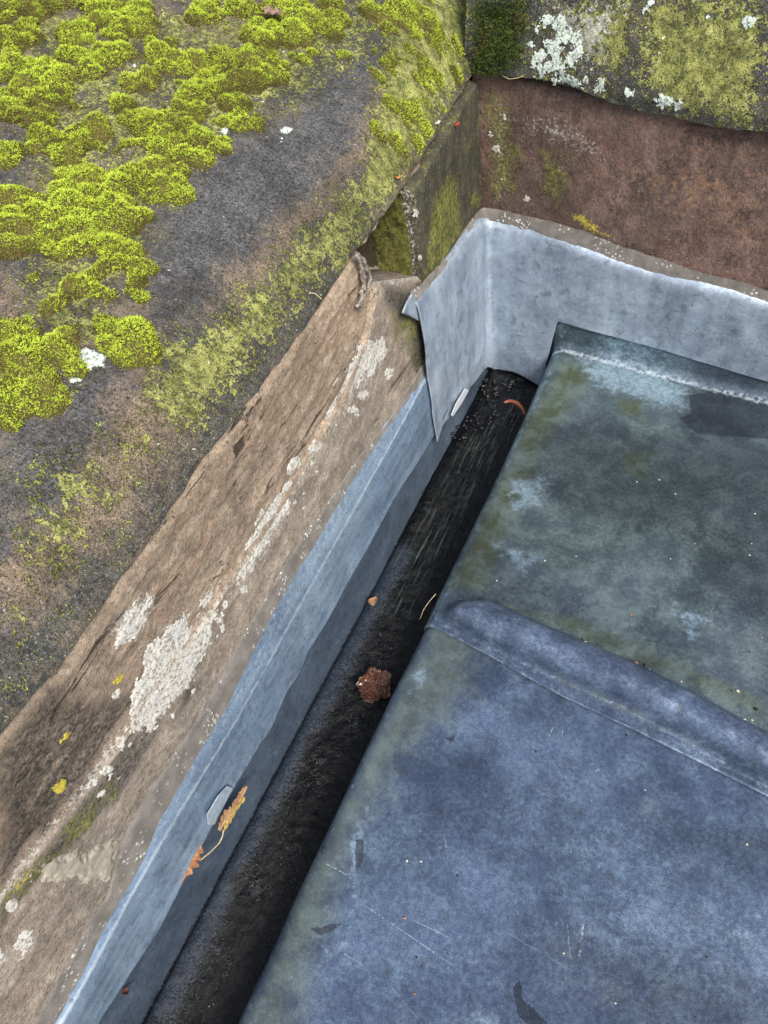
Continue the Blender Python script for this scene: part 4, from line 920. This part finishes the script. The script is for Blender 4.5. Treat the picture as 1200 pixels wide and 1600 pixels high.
# olive granules on the flank of the coping and the far coping
def granules(name, P, Nn, L, W, tint, mat, label, per=2, seed=1, spread=.8):
    v, f, t, n = blades(P, Nn, L, W, tint, per, seed, spread); o = link(name, v, f, mat, None, dict(tip=t, tint=n)); return tag(o, label, 'moss', kind='stuff')
# sample from the coping mesh
r = np.random.default_rng(11)
tv = V[:, nf:, :]; mm = mossm[:, nf:]
E1 = np.gradient(tv, axis=0); E2 = np.gradient(tv, axis=1); NV = np.cross(E2, E1); NV /= np.linalg.norm(NV, axis=-1)[..., None]
NV[NV[..., 2] < 0] *= -1
dens = mm*(.5+1.2*fbm(tv, 30, 3, 620)+1.2*fbm(tv, 110, 2, 621)); dens = np.clip((dens-.30)*3, 0, 1)*(mm > .55)
dens += .15*np.clip(fbm(tv, 50, 3, 625)*6-.8, 0, 1)*(mm > .3)
cand = np.argwhere(r.uniform(0, 1, dens.shape) < dens*.55)
cand = cand[:52000]if len(cand) > 52000 else cand
pp_ = tv[cand[:, 0], cand[:, 1]]+r.normal(0, .0008, (len(cand), 3)); nn_ = NV[cand[:, 0], cand[:, 1]]
bright = sst(pp_[:, 1], .85, 1.15)
tt_ = np.clip(.45+1.6*fbm(pp_, 25, 3, 622)+.3*bright, 0, 1)
granules('granular_moss', pp_, nn_, .0026, .0012, tt_, MAT['moss_olive'], 'fine olive granular moss along the flank of the long coping, next to the brown face')
# bright fringe close to the far end
sel = (bright > .3) & (fbm(pp_, 35, 3, 623) > .02)
if sel.sum(): granules('fringe_moss', pp_[sel]+nn_[sel]*.001, nn_[sel], .0046, .0013, tt_[sel], MAT['moss'], 'bright green moss fringe near the inner corner at the far end of the long coping', 3, 2, .6)
# far coping
E1 = np.gradient(Vc, axis=0); E2 = np.gradient(Vc, axis=1); NC = np.cross(E1, E2); NC /= np.linalg.norm(NC, axis=-1)[..., None]
NC[(NC@BN) < 0] *= -1
dn = np.clip((mg*(.55+1.3*fbm(Vc, 26, 3, 631)+1.2*fbm(Vc, 100, 2, 632))-.30)*3, 0, 1)*np.clip(2.4-2.4*dg, 0, 1)
c2 = np.argwhere(r.uniform(0, 1, dn.shape) < dn*.5); pc = Vc[c2[:, 0], c2[:, 1]]; nc = NC[c2[:, 0], c2[:, 1]]
granules('granular_moss', pc, nc, .0024, .0012, np.clip(.5+1.6*fbm(pc, 20, 3, 633), 0, 1), MAT['moss_olive'], 'yellow-green granular moss on the far coping stone, top right')
# dark wet moss in the corner
cm2 = cm([[(750, 0), (825, 0), (822, 50), (815, 88), (790, 104), (752, 110)]], .008)
c3 = np.argwhere(r.uniform(0, 1, dn.shape) < cm2*.9); c3 = np.repeat(c3, 2, 0)
pc = Vc[c3[:, 0], c3[:, 1]]+BN*r.uniform(0, .010, (len(c3), 1))+r.normal(0, .0012, (len(c3), 3)); nc = NC[c3[:, 0], c3[:, 1]]+[0, 0, -.3]
granules('dark_moss', pc, nc, .0060, .0014, np.clip(.4+1.8*fbm(pc, 40, 3, 635), 0, 1), MAT['moss_dark'], 'dark green damp moss hanging in the corner between the two copings', 3, 5, .7)
# lichen on the coping top
for k, (poly, sd_) in enumerate([([(106, 566), (125, 550), (146, 546), (166, 560), (163, 576), (140, 582), (128, 594), (108, 600), (112, 585)], 0), (ell(446, 207, 12, 5, -20), 1), (ell(236, 45, 6, 4), 2), (ell(262, 72, 5, 4), 3), (ell(350, 205, 6, 3), 4), (ell(302, 222, 4, 3), 5), (ell(208, 105, 4, 3), 6)]):
    pp = np.array([at_top(*q)[:2] for q in poly]); lo = pp.min(0)-.006; hi = pp.max(0)+.006
    a = np.arange(lo[0], hi[0], .0011); b = np.arange(lo[1], hi[1], .0011); A, B = np.meshgrid(a, b, indexing='ij')
    d = sdf(pp, A, B)+fbm(P3(A, B), 100, 4, 640+k, .6)*.014-.001
    kp = d[:-1, :-1] > 0
    if kp.sum() < 3: continue
    f = gridf(len(a), len(b), kp); used = np.unique(f); mp = -np.ones(A.size, int); mp[used] = np.arange(len(used))
    v = np.stack([A, B, top_z(A, B)+np.clip(d, 0, .002)*.8+.0006+(.012 if k in (2, 3, 4) else 0)*0], -1).reshape(-1, 3)[used]
    link('lichen_patch', v, mp[f], MAT['lichen_green'], cop)

# ================================================================== LEAVES, GRIT, TWIGS
def leaf(parent, name, path, wl, wr, mat, fold=.6, curl=.004, up=(1, 0, .4), seed=0, n=60, m=21, jag=.5):
    c = spline(path, n); t = np.gradient(c, axis=0); t /= np.linalg.norm(t, axis=1)[:, None]
    up = _n(up); s = np.cross(t, up); s /= np.linalg.norm(s, axis=1)[:, None]; u2 = np.cross(s, t)
    U = np.linspace(0, 1, n); W = np.linspace(-1, 1, m); out = np.zeros((n, m, 3))
    wlp = interp(U, wl); wrp = interp(U, wr); j1 = 1+jag*np.sin(U*37+seed)*np.sign(np.sin(U*23))*.5+jag*fbm(P3(U, U*0), 12, 3, seed)
    j2 = 1+jag*np.sin(U*31+seed*2)*.5+jag*fbm(P3(U, U*0+4), 12, 3, seed+1)
    for k, w_ in enumerate(W):
        wd = np.where(w_ < 0, wlp*j1, wrp*j2)*abs(w_)
        crn = curl*fbm(P3(U*3, U*0+w_*1.5), 2.2, 3, seed+5)*2
        out[:, k] = c+s*(np.sign(w_)*wd*math.cos(fold))[:, None]+u2*(wd*math.sin(fold)+crn*abs(w_))[:, None]
    Ug = np.repeat(U[:, None], m, 1); Wg = np.repeat(W[None], n, 0)
    o = link(name, out, gridf(n, m), mat, parent, dict(u=Ug, v=Wg)); solid(o, .0004, 0); return o
XL = XW+.020
lt_ = thing('dead_leaf', tuple(on_x(345, 1298, XL)), 'curled tan and yellow dead leaf with a long pale stalk beside the lead clip', 'leaf')
L1 = [on_x(a, b, XL+.004) for a, b in [(343, 1298), (352, 1280), (364, 1262), (376, 1245), (384, 1228)]]
leaf(lt_, 'blade', [L1[0], L1[1], L1[2], L1[3], L1[4]], [(0, .003), (.15, .013), (.45, .014), (.62, .007), (.8, .013), (1, .005)], [(0, .002), (.3, .004), (.6, .003), (1, .004)], MAT['leaf_tan'], .35, .006, (1, -.2, .5), 3)
L2 = [p+np.array([.004, .003, -.004]) for p in L1]
leaf(lt_, 'folded_half', L2[:4], [(0, .002), (1, .002)], [(0, .002), (.25, .011), (.6, .010), (1, .003)], MAT['leaf_yellow'], -.5, .005, (1, -.2, .5), 9)
stl = spline([on_x(349, 1296, XL+.004), on_x(348, 1306, XL+.004), on_x(343, 1317, XL+.003), on_x(330, 1330, XL+.002), on_x(314, 1343, XL)], 24)
v, f = tube(stl, np.linspace(.0009, .0011, 24)); link('stalk', v, f, MAT['stalk'], lt_)
l3 = thing('dead_leaf', tuple(on_x(298, 1350, XL-.008)), 'orange-brown dead leaf lying half behind the edge of the long flashing, below the stalked leaf', 'leaf')
leaf(l3, 'blade', [on_x(a, b, XW+.012) for a, b in [(279, 1380), (288, 1362), (300, 1338), (313, 1318)]], [(0, .006), (1, .006)], [(0, .003), (.15, .005), (.3, .012), (.7, .015), (.9, .011), (1, .004)], MAT['leaf_orange'], .25, .004, (1, 0, .3), 15)
# red wet leaf flat in the gutter
def flat_leaf(name, c, r, mat, seed, label, cat='leaf', squash=1., rot=0, curl=.010, lobes=5):
    nr, na = 14, 72; th = np.linspace(0, 2*math.pi, na, endpoint=False); rr = np.linspace(0, 1, nr)
    out = np.zeros((nr, na, 3)); jag = 1+.10*np.sin(th*lobes+seed)+.05*np.sin(th*17+seed)+.16*fbm(P3(np.cos(th), np.sin(th)), 3, 3, seed)
    for k, q in enumerate(rr):
        x = q*r*jag*np.cos(th); y = q*r*jag*np.sin(th)*squash; R2 = (x*math.cos(rot)-y*math.sin(rot), x*math.sin(rot)+y*math.cos(rot))
        out[k, :, 0] = c[0]+R2[0]; out[k, :, 1] = c[1]+R2[1]; out[k, :, 2] = c[2]+curl*q**3*(.5+1.4*fbm(P3(np.cos(th)*1.6, np.sin(th)*1.6), 1.6, 3, seed+3))+.25*curl*fbm(P3(x, y), 110, 3, seed+4)*3*min(1, q*2)
    i = np.arange(nr*na).reshape(nr, na); j = np.roll(i, -1, 1); f = np.stack([i[:-1], i[1:], j[1:], j[:-1]], -1).reshape(-1, 4)[na:]
    cen = np.array([c[0], c[1], c[2]])[None]; v = out.reshape(-1, 3)
    f0 = np.stack([i[1][0::2], np.roll(i[1], -1)[0::2], np.roll(i[1], -2)[0::2], np.full(na//2, i[0][0])], -1)
    f = np.concatenate([f, f0]); 
    U = np.repeat(rr[:, None], na, 1); Vv = np.sin(th*2.5)[None]*rr[:, None]+0*U
    o = link(name, v, f, mat, None, dict(u=U, v=np.where(np.abs(Vv) < .001, .5, Vv)), loc=tuple(c)); solid(o, .0005, 0)
    return tag(o, label, cat)
flat_leaf('dead_leaf', on_z(586, 1072, -.102), .030, MAT['leaf_red'], 5, 'wet dark red crumpled leaf lying in the gutter against the roof edge', squash=1.05, rot=.4, curl=.014)
flat_leaf('leaf_scrap', on_z(583, 940, -.104), .0095, MAT['leaf_tan'], 8, 'small tan leaf scrap on the gutter floor, above the red leaf', squash=.8, rot=1.2, curl=.008, lobes=3)
flat_leaf('leaf_scrap', on_z(197, 1549, -.02), .006, simple('dark_red_scrap', (.05, .012, .008), (.12, .04, .03)), 11, 'tiny dark red leaf scrap low on the gutter side, bottom left', squash=.6, rot=.3, curl=.006, lobes=3)
ctw = [on_z(a, b, -.085) for a, b in [(787, 629), (797, 626), (808, 630), (816, 637), (820, 648)]]
c = spline(ctw, 24); v, f = tube(c, .0042*np.sin(np.linspace(.25, 2.95, 24))**.6+.0006, 9)
tag(link('curled_leaf', v, f, leafm('rust_curled_leaf', (.17, .04, .015), (.24, .07, .025), (.07, .02, .01), .35), None, dict(u=np.zeros(len(v)), v=np.ones(len(v)))), 'rust-red curled leaf roll at the far end of the gutter', 'leaf')
c = spline([on_z(656, 968, -.05), on_z(662, 952, -.02), on_z(672, 938, -.005), on_z(681, 928, .004)], 20); v, f = tube(c, .0006)
tag(link('pine_needle', v, f, MAT['stalk'], None), 'pale dry needle poking out of the gutter at the roof edge near the roll end', 'needle')
c = spline([on_back(q[0], q[1], .006) for q in [(786, 115), (798, 121), (812, 119), (819, 116)]], 18); c = np.array([back_pt(s, z, .012) for s, z in c]); v, f = tube(c, .0007)
tag(link('grass_stalk', v, f, MAT['stalk'], None), 'thin bent grass stalk hanging from the joint under the far coping', 'grass stalk')
c = spline([at_top(483, 461)+[0, 0, .003], at_top(493, 464)+[0, 0, .006], at_top(503, 470)+[0, 0, .003]], 14); v, f = tube(c, .0007)
tag(link('grass_stalk', v, f, MAT['stalk'], None), 'short pale stalk lying on the long coping near the brown arris', 'grass stalk')
for q, col, lab in [((683, 196), 'p', 'pale orange leaf flake on the mossy flank near the inner corner'), ((622, 281), 'o', 'small orange flake at the mossy arris above the broken hollow'), ((713, 198), 'r', 'tiny red flake on the dark corner block')]:
    p = at_top(*q) if col != 'r' else on_x(*q, XW+.005)
    m_ = {'p': MAT['grit_pale'], 'o': MAT['grit_rust'], 'r': simple('red_flake', (.3, .03, .02), (.4, .05, .03))}[col]
    flat_leaf('leaf_flake', p+np.array([.003, -.002, .004]), .005, m_, 20+q[0], lab, 'leaf', .5, 1.1, .004, 3)
# mussel-coloured scrap among the moss
flat_leaf('bark_scrap', at_top(432, 42)+np.array([0, 0, .016]), .012, simple('pinkish_bark', (.20, .12, .09), (.33, .23, .19)), 33, 'curled pinkish-brown bark scrap among the moss, upper left', 'bark', .5, .3, .012, 2)
# silt lumps in the far end of the gutter
def lump(c, r, seed, sq=(1, 1, .6)):
    nu, nv = 9, 12; th = np.linspace(0, math.pi, nu); ph = np.linspace(0, 2*math.pi, nv, endpoint=False)
    A, B = np.meshgrid(th, ph, indexing='ij'); d = np.stack([np.sin(A)*np.cos(B), np.sin(A)*np.sin(B), np.cos(A)], -1)
    rr = r*(1+.9*fbm(d+seed*3.1, 1.6, 3, seed)); v = d*rr[..., None]*np.array(sq)+np.array(c)
    i = np.arange(nu*nv).reshape(nu, nv); j = np.roll(i, -1, 1); return v.reshape(-1, 3), np.stack([i[:-1], i[1:], j[1:], j[:-1]], -1).reshape(-1, 4)
parts = []
rr_ = random.Random(3)
for (cx, cy, n_, sp) in [(775, 600, 34, 13), (800, 598, 8, 5), (752, 655, 22, 12), (785, 645, 14, 14), (725, 680, 12, 10)]:
    for k in range(n_): parts.append(lump(on_z(cx+rr_.gauss(0, sp), cy+rr_.gauss(0, sp*.8), -.110), rr_.uniform(.0015, .0045), rr_.randint(0, 9999)))
v, f = merge(parts); tag(link('silt', v, f, MAT['debris'], None), 'black wet leaf silt gathered at the far end of the gutter', 'silt', kind='stuff')
parts = []
for (cx, cy, n_, sp) in [(440, 1330, 20, 30), (400, 1370, 25, 16), (345, 1490, 20, 16), (500, 1180, 12, 14), (545, 1140, 8, 10), (600, 1000, 14, 25), (330, 1560, 18, 22), (560, 1060, 12, 20), (450, 1250, 10, 20)]:
    for k in range(n_):
        p = on_z(cx+rr_.gauss(0, sp*.6), cy+rr_.gauss(0, sp), -.1185)
        p[2] = floor_z(p[:1], p[1:2])[0]
        if -.47 < p[0] < -.335: parts.append(lump(p, rr_.uniform(.0010, .0026), rr_.randint(0, 9999), (1, 1, .5)))
v, f = merge(parts); tag(link('grit_film', v, f, MAT['debris'], None), 'tiny black specks of silt scattered down the wet gutter floor', 'silt', kind='stuff')
parts = []
_d = random.Random(9)
for (cx, cy, n_, sp) in [(440, 1320, 26, 26), (400, 1390, 30, 18), (345, 1500, 26, 18), (500, 1190, 14, 16), (560, 1130, 14, 16), (290, 1560, 14, 18), (600, 1000, 10, 22), (770, 620, 12, 16)]:
    for k in range(n_):
        p = on_z(cx+_d.gauss(0, sp*.6), cy+_d.gauss(0, sp), -.1165); p[2] = floor_z(p[:1], p[1:2])[0]
        if not -.47 < p[0] < -.335: continue
        rr0 = _d.uniform(.0012, .0036); th = np.linspace(0, 2*math.pi*_d.uniform(.45, 1.), 18)+_d.uniform(0, 6)
        c = np.stack([p[0]+rr0*np.cos(th)*1.1, p[1]+rr0*np.sin(th), p[2]+.0008+0*th], 1); parts.append(tube(c, rr0*.16+.0002, 6))
v, f = merge(parts); m_w = simple('water_rim', (.02, .022, .025), (.05, .055, .06), 100, .05)
tag(link('water_film', v, f, m_w, None), 'glistening curled rims of water beads on the black gutter floor', 'water', kind='stuff')
GR = [(995, 753, 'p', 1.3), (1030, 750, 'p', 1.7), (1055, 772, 'p', 1.4), (956, 786, 'd', 2.4), (851, 877, 'p', 1.8), (900, 870, 'p', 1.3), (1047, 874, 'p', 1.3), (1171, 868, 'p', 1.7), (1174, 850, 'p', 1.2), (1102, 924, 'd', 1.6), (893, 961, 'd', 2.2), (910, 955, 'd', 1.8), (986, 962, 'r', 1.7), (868, 987, 'p', 2.2), (904, 1003, 'p', 2), (914, 1005, 'p', 2.2), (923, 1010, 'r', 2), (896, 1002, 'd', 2.3), (910, 1001, 'd', 2.4), (934, 1009, 'd', 2.), (991, 1046, 'r', 2.4), (1008, 1041, 'd', 3), (1015, 1050, 'd', 2.4), (1012, 1054, 'p', 1.6), (1000, 1036, 'd', 1.6), (1064, 1066, 'p', 1.5), (1152, 1080, 'p', 2.6), (1182, 1108, 'd', 3.2), (1163, 1124, 'p', 2.2), (1175, 1125, 'p', 1.8), (1190, 996, 'r', 1.5), (1171, 1019, 'd', 1.5), (1179, 803, 'p', 1.6), (776, 908, 'p', 1.6), (1143, 1080, 'd', 1.5), (1095, 860, 'd', 2), (1085, 850, 'p', 1.)]
GL = [(635, 1344, 'p', 1.8), (657, 1345, 'p', 1.8), (632, 1434, 'r', 2.1), (651, 1496, 'd', 1.8), (881, 1489, 'p', 1.4), (962, 1567, 'p', 1.4), (1168, 1318, 'p', 1.7), (980, 1148, 'd', 2), (838, 1172, 'd', 1.8), (1008, 1233, 'p', 1.2), (760, 1235, 'd', 1.4), (715, 1368, 'd', 1.8), (647, 1553, 'r', 1.4), (506, 1327, 'd', 2.3), (700, 1490, 'd', 1.1), (1105, 1495, 'd', 1.5)]
LAB = {('u', 'p'): 'pale grit speck on the upper lead sheet', ('u', 'd'): 'dark grit speck on the upper lead sheet', ('u', 'r'): 'rusty grit speck on the upper lead sheet',
       ('l', 'p'): 'pale grit speck on the lower lead sheet', ('l', 'd'): 'dark grit speck on the lower lead sheet', ('l', 'r'): 'rusty grit speck on the lower lead sheet'}
ORD = 'first second third fourth fifth sixth seventh eighth ninth tenth eleventh twelfth thirteenth fourteenth fifteenth sixteenth seventeenth eighteenth nineteenth twentieth'.split()
def roof_z(x, y, which):
    z = und_(np.array(x), np.array(y), 401)
    return float(z+.002+roll_h(np.array(x), np.array(y))) if which == 'u' else float(z-.0042)
for which, lst in (('u', GR), ('l', GL)):
    rank = {}
    for c_ in 'pdr':
        for i_, g_ in enumerate(sorted([g_ for g_ in lst if g_[2] == c_])): rank[g_] = i_
    for k, (cx, cy, c_, r_) in enumerate(lst):
        p = on_z(cx, cy, 0.); p[2] = roof_z(p[0], p[1], which)+r_*.0004
        v, f = lump(p, r_*.00088, 900+k*7+(500 if which == 'l' else 0), (1.2, .9, .8))
        o = link('grit', v, f, MAT[{'p': 'grit_pale', 'd': 'grit_dark', 'r': 'grit_rust'}[c_]], None)
        tag(o, LAB[(which, c_)]+', '+ORD[rank[(cx, cy, c_, r_)]]+' from the left', 'grit', {'p': 'pale', 'd': 'dark', 'r': 'rusty'}[c_]+' grit on the '+('upper' if which == 'u' else 'lower')+' lead sheet')
